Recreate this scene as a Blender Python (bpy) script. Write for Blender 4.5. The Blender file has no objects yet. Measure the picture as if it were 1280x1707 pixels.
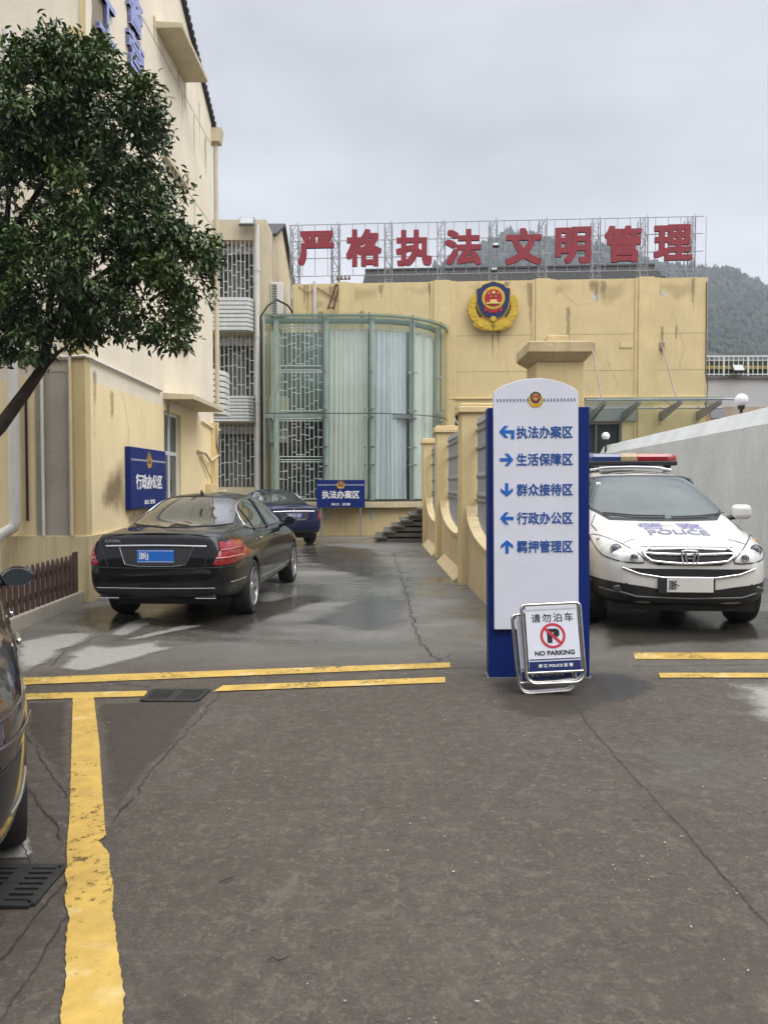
import bpy, bmesh, math, random
import numpy as np
from mathutils import Vector, Matrix, noise as mnoise
from mathutils.bvhtree import BVHTree
from mathutils.geometry import delaunay_2d_cdt
R = math.radians
random.seed(7)
SC = bpy.context.scene
COL = SC.collection

# ------------------------------------------------------------------ camera, world, sun, exposure
H, F, CX, CY = 1.57, 1300.0, 640.0, 853.5
PIT = math.atan((CY - 810.0) / F)
cam = bpy.data.cameras.new('camera')
cam.sensor_fit = 'VERTICAL'; cam.sensor_height = 24.0; cam.lens = 24.0 * F / 1707.0
cam.clip_start = 0.05; cam.clip_end = 3000
camo = bpy.data.objects.new('camera', cam); COL.objects.link(camo)
camo.location = (0, 0, H); camo.rotation_euler = (math.pi / 2 - PIT, 0, 0)
SC.camera = camo

SUN_EL, SUN_ROT = R(54), R(132)      # bright part of the overcast, behind and right of the camera
world = bpy.data.worlds.new('World'); SC.world = world; world.use_nodes = True
wn, wl = world.node_tree.nodes, world.node_tree.links
wn.clear()
wout = wn.new('ShaderNodeOutputWorld'); wbg = wn.new('ShaderNodeBackground')
sky = wn.new('ShaderNodeTexSky'); sky.sky_type = 'NISHITA'; sky.sun_disc = False
sky.sun_elevation = SUN_EL; sky.sun_rotation = SUN_ROT; sky.air_density = 1.0; sky.dust_density = 4.0
tc = wn.new('ShaderNodeTexCoord')
sep = wn.new('ShaderNodeSeparateXYZ'); wl.new(tc.outputs['Generated'], sep.inputs[0])
grad = wn.new('ShaderNodeValToRGB')            # overcast: darker near the horizon, three times brighter overhead
el = grad.color_ramp.elements
el[0].position = 0.0; el[0].color = (5.95, 6.0, 6.4, 1)
el[1].position = 1.0; el[1].color = (24, 24.3, 25.2, 1)
for p, c in ((0.24, (5.95, 6.0, 6.4, 1)), (0.40, (4.5, 4.6, 4.9, 1)), (0.52, (4.9, 5.0, 5.4, 1)), (0.75, (17.5, 17.8, 18.8, 1))):
    e = el.new(p); e.color = c
wl.new(sep.outputs['Z'], grad.inputs['Fac'])
cn = wn.new('ShaderNodeTexNoise'); cn.inputs['Scale'].default_value = 3.2; cn.inputs['Detail'].default_value = 5; cn.inputs['Roughness'].default_value = .5
cmap = wn.new('ShaderNodeMapping'); cmap.inputs['Scale'].default_value = (1, 1, 2.4)
wl.new(tc.outputs['Generated'], cmap.inputs[0]); wl.new(cmap.outputs[0], cn.inputs['Vector'])
cr = wn.new('ShaderNodeMapRange'); cr.inputs['From Min'].default_value = .3; cr.inputs['From Max'].default_value = .7
cr.inputs['To Min'].default_value = .82; cr.inputs['To Max'].default_value = 1.12
wl.new(cn.outputs['Fac'], cr.inputs['Value'])
cm = wn.new('ShaderNodeVectorMath'); cm.operation = 'SCALE'
wl.new(grad.outputs['Color'], cm.inputs[0]); wl.new(cr.outputs[0], cm.inputs['Scale'])
mixw = wn.new('ShaderNodeMix'); mixw.data_type = 'RGBA'; mixw.inputs['Factor'].default_value = .94
wl.new(sky.outputs['Color'], mixw.inputs['A']); wl.new(cm.outputs[0], mixw.inputs['B'])
wl.new(mixw.outputs['Result'], wbg.inputs['Color']); wbg.inputs['Strength'].default_value = 0.10
wl.new(wbg.outputs[0], wout.inputs['Surface'])

sun = bpy.data.lights.new('sun', 'SUN'); sun.energy = 1.5; sun.angle = R(50); sun.color = (1, .965, .91)
suno = bpy.data.objects.new('sun', sun); COL.objects.link(suno)
sd = Vector((math.cos(SUN_EL) * math.sin(SUN_ROT), math.cos(SUN_EL) * math.cos(SUN_ROT), math.sin(SUN_EL)))
suno.rotation_euler = sd.to_track_quat('Z', 'Y').to_euler(); suno.location = sd * 60
SC.view_settings.view_transform = 'Standard'; SC.view_settings.look = 'None'
SC.view_settings.exposure = 0.58; SC.view_settings.gamma = 1.0; SC.view_settings.use_curve_mapping = False
SC.cycles.use_denoising = True
SC.cycles.max_bounces = 8; SC.cycles.transparent_max_bounces = 16
SC.cycles.volume_bounces = 0
SC.cycles.caustics_reflective = False; SC.cycles.caustics_refractive = False

# ------------------------------------------------------------------ measuring: picture point -> point in the place
def ray(px, py):
    vx, vy = (px - CX) / F, (CY - py) / F
    return Vector((vx, math.cos(PIT) + math.sin(PIT) * vy, math.cos(PIT) * vy - math.sin(PIT)))
def atY(px, py, Y):
    d = ray(px, py); t = Y / d.y
    return Vector((d.x * t, Y, H + d.z * t))
def G(px, py, z=0.0):
    d = ray(px, py); t = (z - H) / d.z
    return Vector((d.x * t, d.y * t, z))
class Frame:                                    # a building's own axes: x along its front, y away from us
    def __init__(s, ox, oy, ang): s.o = Vector((ox, oy, 0)); s.a = ang; s.c, s.s = math.cos(ang), math.sin(ang)
    def hit(s, px, py, axis, val):              # where the view ray meets local plane (axis = val); local coords out
        d = ray(px, py); o = Vector((0, 0, H)) - s.o
        lo = Vector((s.c * o.x + s.s * o.y, -s.s * o.x + s.c * o.y, o.z)); ld = Vector((s.c * d.x + s.s * d.y, -s.s * d.x + s.c * d.y, d.z))
        i = 'xyz'.index(axis); t = (val - lo[i]) / ld[i]
        return lo + ld * t

# ------------------------------------------------------------------ materials
MATS = {}
def mat(name, col, rough=.6, var=.12, scale=6, metal=0.0, bump=0.0, bscale=None, spec=.5, coat=0.0, dirt=0.0, dirtcol=(.1, .085, .06),
        streak=0.0, stretch=(1, 1, 1), rvar=0.0, zsplit=None, col2=None, patch=None, emit=None, detail=6):
    if name in MATS: return MATS[name]
    m = bpy.data.materials.new(name); m.use_nodes = True; MATS[name] = m
    n, l = m.node_tree.nodes, m.node_tree.links
    b = n['Principled BSDF']
    b.inputs['Roughness'].default_value = rough; b.inputs['Metallic'].default_value = metal
    b.inputs['Specular IOR Level'].default_value = spec
    b.inputs['Coat Weight'].default_value = coat; b.inputs['Coat Roughness'].default_value = .04
    t = n.new('ShaderNodeTexCoord'); mp = n.new('ShaderNodeMapping'); mp.inputs['Scale'].default_value = stretch
    l.new(t.outputs['Object'], mp.inputs[0])
    def noise(sc, det=detail, rg=.6, vec=mp.outputs[0]):
        q = n.new('ShaderNodeTexNoise'); q.inputs['Scale'].default_value = sc; q.inputs['Detail'].default_value = det
        q.inputs['Roughness'].default_value = rg; l.new(vec, q.inputs['Vector']); return q.outputs['Fac']
    def rng(v, a, c, lo, hi):
        q = n.new('ShaderNodeMapRange'); q.inputs['From Min'].default_value = a; q.inputs['From Max'].default_value = c
        q.inputs['To Min'].default_value = lo; q.inputs['To Max'].default_value = hi; l.new(v, q.inputs['Value']); return q.outputs[0]
    def mix(fac, a, c, mode='MIX'):
        q = n.new('ShaderNodeMix'); q.data_type = 'RGBA'; q.blend_type = mode
        if isinstance(fac, (int, float)): q.inputs['Factor'].default_value = fac
        else: l.new(fac, q.inputs['Factor'])
        for k, v in (('A', a), ('B', c)):
            if isinstance(v, tuple): q.inputs[k].default_value = (*v, 1)
            else: l.new(v, q.inputs[k])
        return q.outputs['Result']
    base = tuple(col)
    if zsplit is not None:                      # two coats of paint meeting at a height
        sp = n.new('ShaderNodeSeparateXYZ'); l.new(t.outputs['Object'], sp.inputs[0])
        base = mix(rng(sp.outputs['Z'], zsplit - .006, zsplit + .006, 0, 1), tuple(col), tuple(col2))
    if var > 0:
        f1 = rng(noise(scale), .3, .7, 0, 1)
        lo = 1 - var; hi = 1 + var * .6
        base = mix(1.0, base, mix(f1, (lo, lo, lo), (hi, hi, hi)), 'MULTIPLY')
    if dirt > 0:
        base = mix(rng(noise(scale * .35, 8, .7), .55, .75, 0, dirt), base, dirtcol)
    if streak > 0:
        m2 = n.new('ShaderNodeMapping'); m2.inputs['Scale'].default_value = (7, 7, .35); l.new(t.outputs['Object'], m2.inputs[0])
        base = mix(rng(noise(1.6, 5, .6, m2.outputs[0]), .52, .78, 0, streak), base, dirtcol)
    if patch:                                   # (colour, low, high, scale): chipped or repaired spots
        base = mix(rng(noise(patch[3], 4, .55), patch[1], patch[2], 0, 1), base, patch[0])
    if isinstance(base, tuple): b.inputs['Base Color'].default_value = (*base, 1)
    else: l.new(base, b.inputs['Base Color'])
    if rvar > 0: l.new(rng(noise(scale * .7, 5), .3, .7, max(.02, rough - rvar), min(1, rough + rvar)), b.inputs['Roughness'])
    if bump > 0:
        bn = n.new('ShaderNodeBump'); bn.inputs['Strength'].default_value = bump; bn.inputs['Distance'].default_value = .02
        l.new(noise(bscale or scale * 6, 6), bn.inputs['Height']); l.new(bn.outputs[0], b.inputs['Normal'])
    if emit:
        b.inputs['Emission Color'].default_value = (*emit[0], 1); b.inputs['Emission Strength'].default_value = emit[1]
    return m

def glass_mat(name, tint, refl=.06, rough=0.02):
    if name in MATS: return MATS[name]
    m = bpy.data.materials.new(name); m.use_nodes = True; MATS[name] = m
    n, l = m.node_tree.nodes, m.node_tree.links; n.clear()
    o = n.new('ShaderNodeOutputMaterial'); tr = n.new('ShaderNodeBsdfTransparent'); gl = n.new('ShaderNodeBsdfGlossy'); mx = n.new('ShaderNodeMixShader')
    tr.inputs[0].default_value = (*tint, 1); gl.inputs['Roughness'].default_value = rough
    fr = n.new('ShaderNodeFresnel'); fr.inputs[0].default_value = 1.5
    mr = n.new('ShaderNodeMapRange'); mr.inputs['To Min'].default_value = refl - .04; mr.inputs['To Max'].default_value = 1
    l.new(fr.outputs[0], mr.inputs['Value'])
    ge = n.new('ShaderNodeNewGeometry'); iv = n.new('ShaderNodeMath'); iv.operation = 'SUBTRACT'; iv.inputs[0].default_value = 1; l.new(ge.outputs['Backfacing'], iv.inputs[1])
    ml = n.new('ShaderNodeMath'); ml.operation = 'MULTIPLY'; l.new(mr.outputs[0], ml.inputs[0]); l.new(iv.outputs[0], ml.inputs[1])
    l.new(ml.outputs[0], mx.inputs[0]); l.new(tr.outputs[0], mx.inputs[1]); l.new(gl.outputs[0], mx.inputs[2]); l.new(mx.outputs[0], o.inputs[0])
    return m

YEL = (.68, .52, .255); YEL2 = (.62, .47, .23)
def M_facade(): return mat('yellow_render', (.70, .55, .295), .85, .09, 1.2, bump=.25, bscale=22, streak=.30, dirt=.30, dirtcol=(.42, .33, .19), patch=((.50, .40, .25), .68, .72, 1.6))
def M_yel(): return mat('yellow_paint', (.71, .56, .295), .8, .10, 2.0, bump=.25, bscale=30, streak=.22, dirtcol=(.33, .27, .16))
def M_left(): return mat('two_tone_wall', (.88, .72, .42), .85, .09, 1.1, bump=.22, bscale=26, streak=.30, dirtcol=(.50, .42, .31), dirt=.22, zsplit=3.0, col2=(.82, .735, .58))
def M_chrome(): return mat('chrome', (.75, .75, .76), .12, 0, metal=1)
def M_steel(): return mat('stainless_steel', (.62, .61, .58), .22, .1, 12, metal=1, rvar=.08)
def M_galv(): return mat('galvanised_steel', (.34, .35, .37), .5, .15, 14, metal=.6)
def M_white(): return mat('white_plastic', (.72, .71, .67), .5, .1, 5, dirt=.35, dirtcol=(.4, .35, .27))
def M_pipe(): return mat('white_pipe', (.66, .63, .58), .5, .1, 4, streak=.4, dirtcol=(.35, .28, .2))
def M_black(): return mat('black_plastic', (.018, .018, .02), .5, .1, 10)
def M_rubber(): return mat('tyre_rubber', (.02, .02, .021), .8, .25, 18, bump=.2)
def M_blue(): return mat('blue_sign_board', (.006, .022, .155), .5, .08, 3, spec=.25, dirt=.10, dirtcol=(.03, .05, .16))
def M_signwhite(): return mat('white_sign_sheet', (.72, .73, .80), .45, .05, 3, dirt=.10, dirtcol=(.45, .45, .47))
def M_letterwhite(): return mat('white_letter', (.8, .8, .8), .5, .05)
def M_letterblue(): return mat('blue_letter', (.012, .09, .36), .5, .08)
def M_gold(): return mat('gold_paint', (.66, .44, .045), .38, .2, 9, metal=.25, bump=.3, bscale=30)
def M_red(): return mat('red_paint', (.42, .012, .018), .45, .1, 8)
def M_redletter(): return mat('faded_red_letter', (.26, .022, .034), .5, .14, 4, streak=.25, dirtcol=(.25, .05, .05), rvar=.1)
def M_navy(): return mat('navy_enamel', (.012, .022, .10), .4, .15, 8)
def M_dark(): return mat('dark_interior', (.022, .024, .025), .9, .2, 3)
def M_conc(): return mat('concrete_wall', (.64, .66, .645), .85, .13, 1.1, bump=.35, bscale=16, streak=.40, dirtcol=(.40, .41, .385), dirt=.22)
def M_cement(): return mat('grey_cement', (.36, .325, .265), .9, .16, 1.6, bump=.35, bscale=14, dirt=.5, dirtcol=(.17, .14, .10), streak=.3)
def M_tile(): return mat('dark_roof_tile', (.030, .029, .028), .75, .35, 6, bump=.4)
def M_louver(): return mat('white_louver', (.62, .63, .60), .5, .1, 5, streak=.25, dirtcol=(.38, .32, .22))
def M_grille(): return mat('white_bar', (.66, .68, .67), .5, .1, 6)
def M_trunk(): return mat('bark', (.055, .038, .027), .9, .35, 14, bump=.8, bscale=26)
def M_wood(): return mat('brown_picket_wood', (.082, .043, .032), .7, .3, 9, stretch=(6, 6, .8), bump=.4)
def M_cream(): return mat('cream_render', (.60, .52, .36), .85, .12, 1.5, streak=.45, dirtcol=(.30, .25, .16), bump=.2)
def M_step(): return mat('dark_stone_step', (.105, .095, .08), .6, .3, 4, rvar=.2, bump=.2)

# ------------------------------------------------------------------ mesh collector
class MB:
    def __init__(s): s.v = []; s.f = []; s.m = []; s.mi = 0
    def add(s, vs, fs):
        o = len(s.v); s.v += [tuple(v) for v in vs]
        for f in fs: s.f.append([i + o for i in f]); s.m.append(s.mi)
        return s
    def box(s, x0, x1, y0, y1, z0, z1):
        return s.add([(x0, y0, z0), (x1, y0, z0), (x1, y1, z0), (x0, y1, z0), (x0, y0, z1), (x1, y0, z1), (x1, y1, z1), (x0, y1, z1)],
                     [(3, 2, 1, 0), (4, 5, 6, 7), (0, 1, 5, 4), (1, 2, 6, 5), (2, 3, 7, 6), (3, 0, 4, 7)])
    def bar(s, p, q, w, d=None, up=(0, 0, 1)):      # square bar from p to q
        p, q = Vector(p), Vector(q); a = (q - p).normalized(); u = Vector(up)
        if abs(a.dot(u)) > .98: u = Vector((1, 0, 0))
        x = a.cross(u).normalized(); y = x.cross(a).normalized(); d = d or w; vs = []
        for c in (p, q):
            for i, j in ((-1, -1), (1, -1), (1, 1), (-1, 1)): vs.append(c + x * (i * w / 2) + y * (j * d / 2))
        return s.add(vs, [(3, 2, 1, 0), (4, 5, 6, 7), (0, 1, 5, 4), (1, 2, 6, 5), (2, 3, 7, 6), (3, 0, 4, 7)])
    def tube(s, pts, r, n=8, closed=False, cap=True):
        pts = [Vector(p) for p in pts]; k = len(pts); rs = r if isinstance(r, (list, tuple)) else [r] * k
        o = len(s.v); ref = None
        for i, p in enumerate(pts):
            if closed: t = (pts[(i + 1) % k] - pts[i - 1])
            else: t = pts[min(i + 1, k - 1)] - pts[max(i - 1, 0)]
            if t.length < 1e-9: t = Vector((0, 0, 1))
            t.normalize()
            if ref is None:
                ref = Vector((0, 0, 1)) if abs(t.z) < .9 else Vector((1, 0, 0))
            x = t.cross(ref).normalized(); ref = x.cross(t).normalized()
            for j in range(n):
                a = 2 * math.pi * j / n; s.v.append(tuple(p + (x * math.cos(a) + ref * math.sin(a)) * rs[i]))
        for i in range(k if closed else k - 1):
            for j in range(n):
                a, b = o + i * n, o + ((i + 1) % k) * n
                s.f.append([a + j, a + (j + 1) % n, b + (j + 1) % n, b + j]); s.m.append(s.mi)
        if cap and not closed:
            s.f.append([o + j for j in range(n)][::-1]); s.m.append(s.mi)
            s.f.append([o + (k - 1) * n + j for j in range(n)]); s.m.append(s.mi)
        return s
    def prism(s, poly, d0, d1, ax='y'):                # polygon in the plane across ax, swept from d0 to d1
        n = len(poly)
        f = {'y': lambda p, d: (p[0], d, p[1]), 'x': lambda p, d: (d, p[0], p[1]), 'z': lambda p, d: (p[0], p[1], d)}[ax]
        return s.add([f(p, d0) for p in poly] + [f(p, d1) for p in poly],
                     [list(range(n)), list(range(2 * n - 1, n - 1, -1))] + [(i, i + n, (i + 1) % n + n, (i + 1) % n) for i in range(n)])
    def lathe(s, prof, c=(0, 0, 0), ax='z', n=24, close=True):   # profile of (radius, along)
        o = len(s.v); k = len(prof)
        for r, h in prof:
            for j in range(n):
                a = 2 * math.pi * j / n; u, v = r * math.cos(a), r * math.sin(a)
                p = {'z': (u, v, h), 'y': (u, h, v), 'x': (h, u, v)}[ax]
                s.v.append((p[0] + c[0], p[1] + c[1], p[2] + c[2]))
        for i in range(k - 1):
            for j in range(n): s.f.append([o + i * n + j, o + i * n + (j + 1) % n, o + (i + 1) * n + (j + 1) % n, o + (i + 1) * n + j]); s.m.append(s.mi)
        if close:
            s.f.append([o + j for j in range(n)]); s.m.append(s.mi); s.f.append([o + (k - 1) * n + j for j in range(n)]); s.m.append(s.mi)
        return s
    def sphere(s, c, r, n=16, m=10, sq=(1, 1, 1)):
        prof = [(max(1e-4, r * math.sin(math.pi * i / m)), -r * math.cos(math.pi * i / m)) for i in range(m + 1)]
        o = len(s.v); s.lathe(prof, (0, 0, 0), 'z', n)
        for i in range(o, len(s.v)): v = s.v[i]; s.v[i] = (v[0] * sq[0] + c[0], v[1] * sq[1] + c[1], v[2] * sq[2] + c[2])
        return s
    def wall(s, w0, w1, z0, z1, holes, t, fn):          # flat wall w0..w1 x z0..z1 with openings; fn(w, depth, z) -> point
        ws = sorted({w0, w1, *[h[0] for h in holes], *[h[1] for h in holes]}); zs = sorted({z0, z1, *[h[2] for h in holes], *[h[3] for h in holes]})
        for a, b in zip(ws, ws[1:]):
            for c, d in zip(zs, zs[1:]):
                if any(h[0] <= a and b <= h[1] and h[2] <= c and d <= h[3] for h in holes): continue
                s.add([fn(a, 0, c), fn(b, 0, c), fn(b, 0, d), fn(a, 0, d)], [(0, 1, 2, 3)])
        for a, b, c, d in holes:
            q = [(a, c), (b, c), (b, d), (a, d)]
            for (p, r_) in zip(q, q[1:] + q[:1]):
                s.add([fn(p[0], 0, p[1]), fn(r_[0], 0, r_[1]), fn(r_[0], t, r_[1]), fn(p[0], t, p[1])], [(3, 2, 1, 0)])
        return s
    def xf(s, M, start=0):
        for i in range(start, len(s.v)): s.v[i] = tuple(M @ Vector(s.v[i]))
        return s
    def build(s, name, mats, parent=None, smooth=None, bevel=0, loc=None, rot=None, fix=True, seg=2):
        me = bpy.data.meshes.new(name); me.from_pydata(s.v, [], s.f)
        if not isinstance(mats, (list, tuple)): mats = [mats]
        for m in mats: me.materials.append(m)
        if len(mats) > 1: me.polygons.foreach_set('material_index', s.m)
        if fix:
            bm = bmesh.new(); bm.from_mesh(me); bmesh.ops.recalc_face_normals(bm, faces=bm.faces); bm.to_mesh(me); bm.free()
        me.validate()
        if smooth is not None:
            me.shade_smooth(); me.set_sharp_from_angle(angle=R(smooth))
        o = bpy.data.objects.new(name, me); COL.objects.link(o)
        if bevel:
            b = o.modifiers.new('bevel', 'BEVEL'); b.width = bevel; b.segments = seg; b.limit_method = 'ANGLE'; b.angle_limit = R(40); b.harden_normals = False
        if parent is not None: o.parent = parent
        if loc is not None: o.location = loc
        if rot is not None: o.rotation_euler = rot
        return o

def tag(o, label=None, cat=None, group=None, kind=None):
    if label: o['label'] = label
    if cat: o['category'] = cat
    if group: o['group'] = group
    if kind: o['kind'] = kind
    return o
def empty(name, loc, label, cat, rz=0, group=None):
    o = bpy.data.objects.new(name, None); COL.objects.link(o); o.empty_display_size = .2
    o.location = loc; o.rotation_euler = (0, 0, rz); return tag(o, label, cat, group)
def copy_tree(o, parent=None):
    c = o.copy(); COL.objects.link(c)
    if parent is not None: c.parent = parent
    for ch in [k for k in bpy.data.objects if k.parent == o]: copy_tree(ch, c)
    return c

def stain_mat(name, col, rough, amt, scale=3.0, spec=.5, bump=.2):
    if name in MATS: return MATS[name]
    m = bpy.data.materials.new(name); m.use_nodes = True; MATS[name] = m; n, l = m.node_tree.nodes, m.node_tree.links; b = n['Principled BSDF']
    t = n.new('ShaderNodeTexCoord'); a = n.new('ShaderNodeAttribute'); a.attribute_name = 'inset'
    q = n.new('ShaderNodeTexNoise'); q.inputs['Scale'].default_value = scale; q.inputs['Detail'].default_value = 8; q.inputs['Roughness'].default_value = .68; l.new(t.outputs['Object'], q.inputs['Vector'])
    ad = n.new('ShaderNodeMath'); ad.operation = 'ADD'; l.new(a.outputs['Fac'], ad.inputs[0]); l.new(q.outputs['Fac'], ad.inputs[1])
    r = n.new('ShaderNodeMapRange'); r.interpolation_type = 'SMOOTHSTEP'; r.inputs['From Min'].default_value = .62; r.inputs['From Max'].default_value = 1.05; r.inputs['To Max'].default_value = amt; l.new(ad.outputs[0], r.inputs['Value'])
    q2 = n.new('ShaderNodeTexNoise'); q2.inputs['Scale'].default_value = 14; q2.inputs['Detail'].default_value = 8; q2.inputs['Roughness'].default_value = .75; l.new(t.outputs['Object'], q2.inputs['Vector'])
    mx = n.new('ShaderNodeMix'); mx.data_type = 'RGBA'; mx.inputs['A'].default_value = (*[c * .62 for c in col], 1); mx.inputs['B'].default_value = (*[c * 1.25 for c in col], 1); l.new(q2.outputs['Fac'], mx.inputs['Factor']); l.new(mx.outputs['Result'], b.inputs['Base Color'])
    b.inputs['Roughness'].default_value = rough; b.inputs['Specular IOR Level'].default_value = spec; l.new(r.outputs[0], b.inputs['Alpha'])
    bn = n.new('ShaderNodeBump'); bn.inputs['Strength'].default_value = bump; bn.inputs['Distance'].default_value = .01; l.new(q2.outputs['Fac'], bn.inputs['Height']); l.new(bn.outputs[0], b.inputs['Normal'])
    return m
def stain(poly, to3, m, soft=.15, step=.07, name='stain', parent=None):
    out = []
    for a, b in zip(poly, poly[1:] + poly[:1]):
        k = max(1, int(math.hypot(b[0] - a[0], b[1] - a[1]) / step)); out += [(a[0] + (b[0] - a[0]) * i / k, a[1] + (b[1] - a[1]) * i / k) for i in range(k)]
    O = np.array(out)
    def inside(x, y):
        c = False
        for (x0, y0), (x1, y1) in zip(out, out[1:] + out[:1]):
            if (y0 > y) != (y1 > y) and x < (x1 - x0) * (y - y0) / (y1 - y0 + 1e-12) + x0: c = not c
        return c
    inner = []
    for x in np.arange(O[:, 0].min(), O[:, 0].max(), step):
        for y in np.arange(O[:, 1].min(), O[:, 1].max(), step):
            if inside(x, y) and np.hypot(O[:, 0] - x, O[:, 1] - y).min() > step * .5: inner.append((x, y))
    n = len(out); r = delaunay_2d_cdt([Vector(p) for p in out + inner], [(i, (i + 1) % n) for i in range(n)], [list(range(n))], 1, 1e-6)
    mb = MB(); mb.v = [tuple(to3(p.x, p.y)) for p in r[0]]; mb.f = [list(f) for f in r[2]]; mb.m = [0] * len(mb.f)
    o = mb.build(name, m, parent); at = o.data.attributes.new('inset', 'FLOAT', 'POINT')
    for i, p in enumerate(r[0]): at.data[i].value = min(1.0, np.hypot(O[:, 0] - p.x, O[:, 1] - p.y).min() / soft) * .75
    return o
# ------------------------------------------------------------------ lettering (Blender's own built-in font)
def text_mesh(s, h=None, w=None, bold=0.0, ext=.004, spacing=1.0):
    c = bpy.data.curves.new('lettering', 'FONT'); c.body = s; c.size = 1.0; c.space_character = spacing
    c.extrude = .02; c.resolution_u = 4
    o = bpy.data.objects.new('lettering', c); COL.objects.link(o)
    bpy.context.view_layer.update()
    dg = bpy.context.evaluated_depsgraph_get(); me0 = bpy.data.meshes.new_from_object(o.evaluated_get(dg))
    bpy.data.objects.remove(o); bpy.data.curves.remove(c)
    n = len(me0.vertices); a = np.zeros(n * 3); me0.vertices.foreach_get('co', a); a = a.reshape(-1, 3)
    fs = [list(p.vertices) for p in me0.polygons]; bpy.data.meshes.remove(me0)
    lo, hi = a.min(0)[:2] - bold, a.max(0)[:2] + bold; sz = hi - lo
    sy = (h / sz[1]) if h else (w / sz[0]); sx = (w / sz[0]) if w else sy
    offs = [(0, 0)] + ([(bold * i, bold * j) for i in (-1, 0, 1) for j in (-1, 0, 1) if (i, j) != (0, 0)] if bold else [])
    V, Fc = [], []
    for k, (dx, dz) in enumerate(offs):               # heavier strokes: the outline repeated a little to each side
        b = np.zeros_like(a)
        b[:, 0] = (a[:, 0] + dx - (lo[0] + hi[0]) / 2) * sx; b[:, 2] = (a[:, 1] + dz - (lo[1] + hi[1]) / 2) * sy
        b[:, 1] = np.where(a[:, 2] > 0, -ext - .00012 * k, -.00008 * k)          # faces towards -Y
        V.append(b); Fc += [[i + k * n for i in f] for f in fs]
    me = bpy.data.meshes.new('lettering'); me.from_pydata(np.vstack(V).tolist(), [], Fc); me.update(); return me
def text(s, m, parent, loc, rot=(0, 0, 0), name='lettering', **k):
    me = text_mesh(s, **k); me.materials.append(m)
    o = bpy.data.objects.new(name, me); COL.objects.link(o)
    if parent is not None: o.parent = parent
    o.location = loc; o.rotation_euler = rot; return o

# ------------------------------------------------------------------ police emblem, facing -Y, unit height about 1
def emblem_parts():
    P = {}
    w = MB()
    outline = []
    for sx in (1, -1):                           # ears of grain up each side
        for i in range(9):
            a = R(-84 + i * 13.5); r0 = .40; cx, cz = sx * math.cos(a) * r0 * 1.02, math.sin(a) * r0 - .02
            d = Vector((sx * math.cos(a + R(62)), 0, math.sin(a + R(62))))
            L = .20 if i < 8 else .17; W = .075; nrm = Vector((d.z, 0, -d.x)); c = Vector((cx, 0, cz))
            pts = []
            for t, q in ((-.5, .15), (-.2, .9), (.1, 1), (.35, .6), (.55, .05)): pts.append(c + d * (t * L) + nrm * (q * W))
            for t, q in ((.35, -.6), (.1, -1), (-.2, -.9), (-.5, -.15)): pts.append(c + d * (t * L) + nrm * (q * W))
            w.prism([(p.x, p.z) for p in pts], -.05 - .004 * (i % 3), .0)
        w.prism([(0, -.5), (sx * .18, -.49), (sx * .34, -.42), (sx * .40, -.34), (sx * .30, -.36), (0, -.43)], -.045, 0)
    w.prism([(-.28, -.44), (.28, -.44), (.32, -.33), (.2, -.2), (-.2, -.2), (-.32, -.33)], -.040, 0)
    w.prism([(.06 * math.cos(R(a)), -.265 + .055 * math.sin(R(a))) for a in range(0, 360, 30)], -.075, 0)
    P['wreath'] = (w, M_gold())
    def shield(k): return [(x * k, z * k + .13 * (1 - k)) for x, z in ((0, .50), (.13, .455), (.20, .43), (.235, .375), (.315, .35), (.31, .12), (.27, -.06), (.18, -.20), (0, -.27), (-.18, -.20), (-.27, -.06), (-.31, .12), (-.315, .35), (-.235, .375), (-.20, .43), (-.13, .455))]
    P['shield_border'] = (MB().prism(shield(1.06), -.055, -.0), M_gold()); P['shield'] = (MB().prism(shield(1.0), -.068, -.005), M_navy())
    circ = lambda r, z=.16: [(r * math.cos(R(a)), z + r * math.sin(R(a)) * 1.05) for a in range(0, 360, 10)]
    P['ribbon'] = (MB().prism([(-.17, .0), (.17, .0), (.165, -.12), (.09, -.10), (.06, -.155), (0, -.125), (-.06, -.155), (-.09, -.10), (-.165, -.12)], -.076, -.01), M_red())
    P['ring'] = (MB().prism(circ(.22), -.080, -.01), M_gold()); P['disc'] = (MB().prism(circ(.165), -.088, -.01), M_red())
    g = MB(); g.prism([(-.14, .035), (.14, .035), (.13, .06), (.07, .065), (.07, .09), (.055, .12), (-.055, .12), (-.07, .09), (-.07, .065), (-.13, .06)], -.096, -.02)
    def star(cx, cz, r):
        g.prism([(cx + (r if i % 2 == 0 else r * .42) * math.sin(R(36 * i)), cz + (r if i % 2 == 0 else r * .42) * math.cos(R(36 * i))) for i in range(10)], -.098, -.02)
    star(0, .265, .052); star(-.085, .245, .024); star(.085, .245, .024); star(-.045, .185, .022); star(.045, .185, .022)
    P['stars_and_gate'] = (g, mat('pale_gold', (.75, .56, .2), .4, .1, 8))
    return P
def emblem_flat(parent, loc, h, rot=(0, 0, 0), name='emblem'):
    mb = MB(); ms = []
    for i, (k, (b, m)) in enumerate(emblem_parts().items()): mb.mi = i; mb.add(b.v, b.f); ms.append(m)
    for i in range(len(mb.v)): v = mb.v[i]; mb.v[i] = (v[0] * h, v[1] * h * .25, v[2] * h)
    return mb.build(name, ms, parent, loc=loc, rot=rot)
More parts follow.
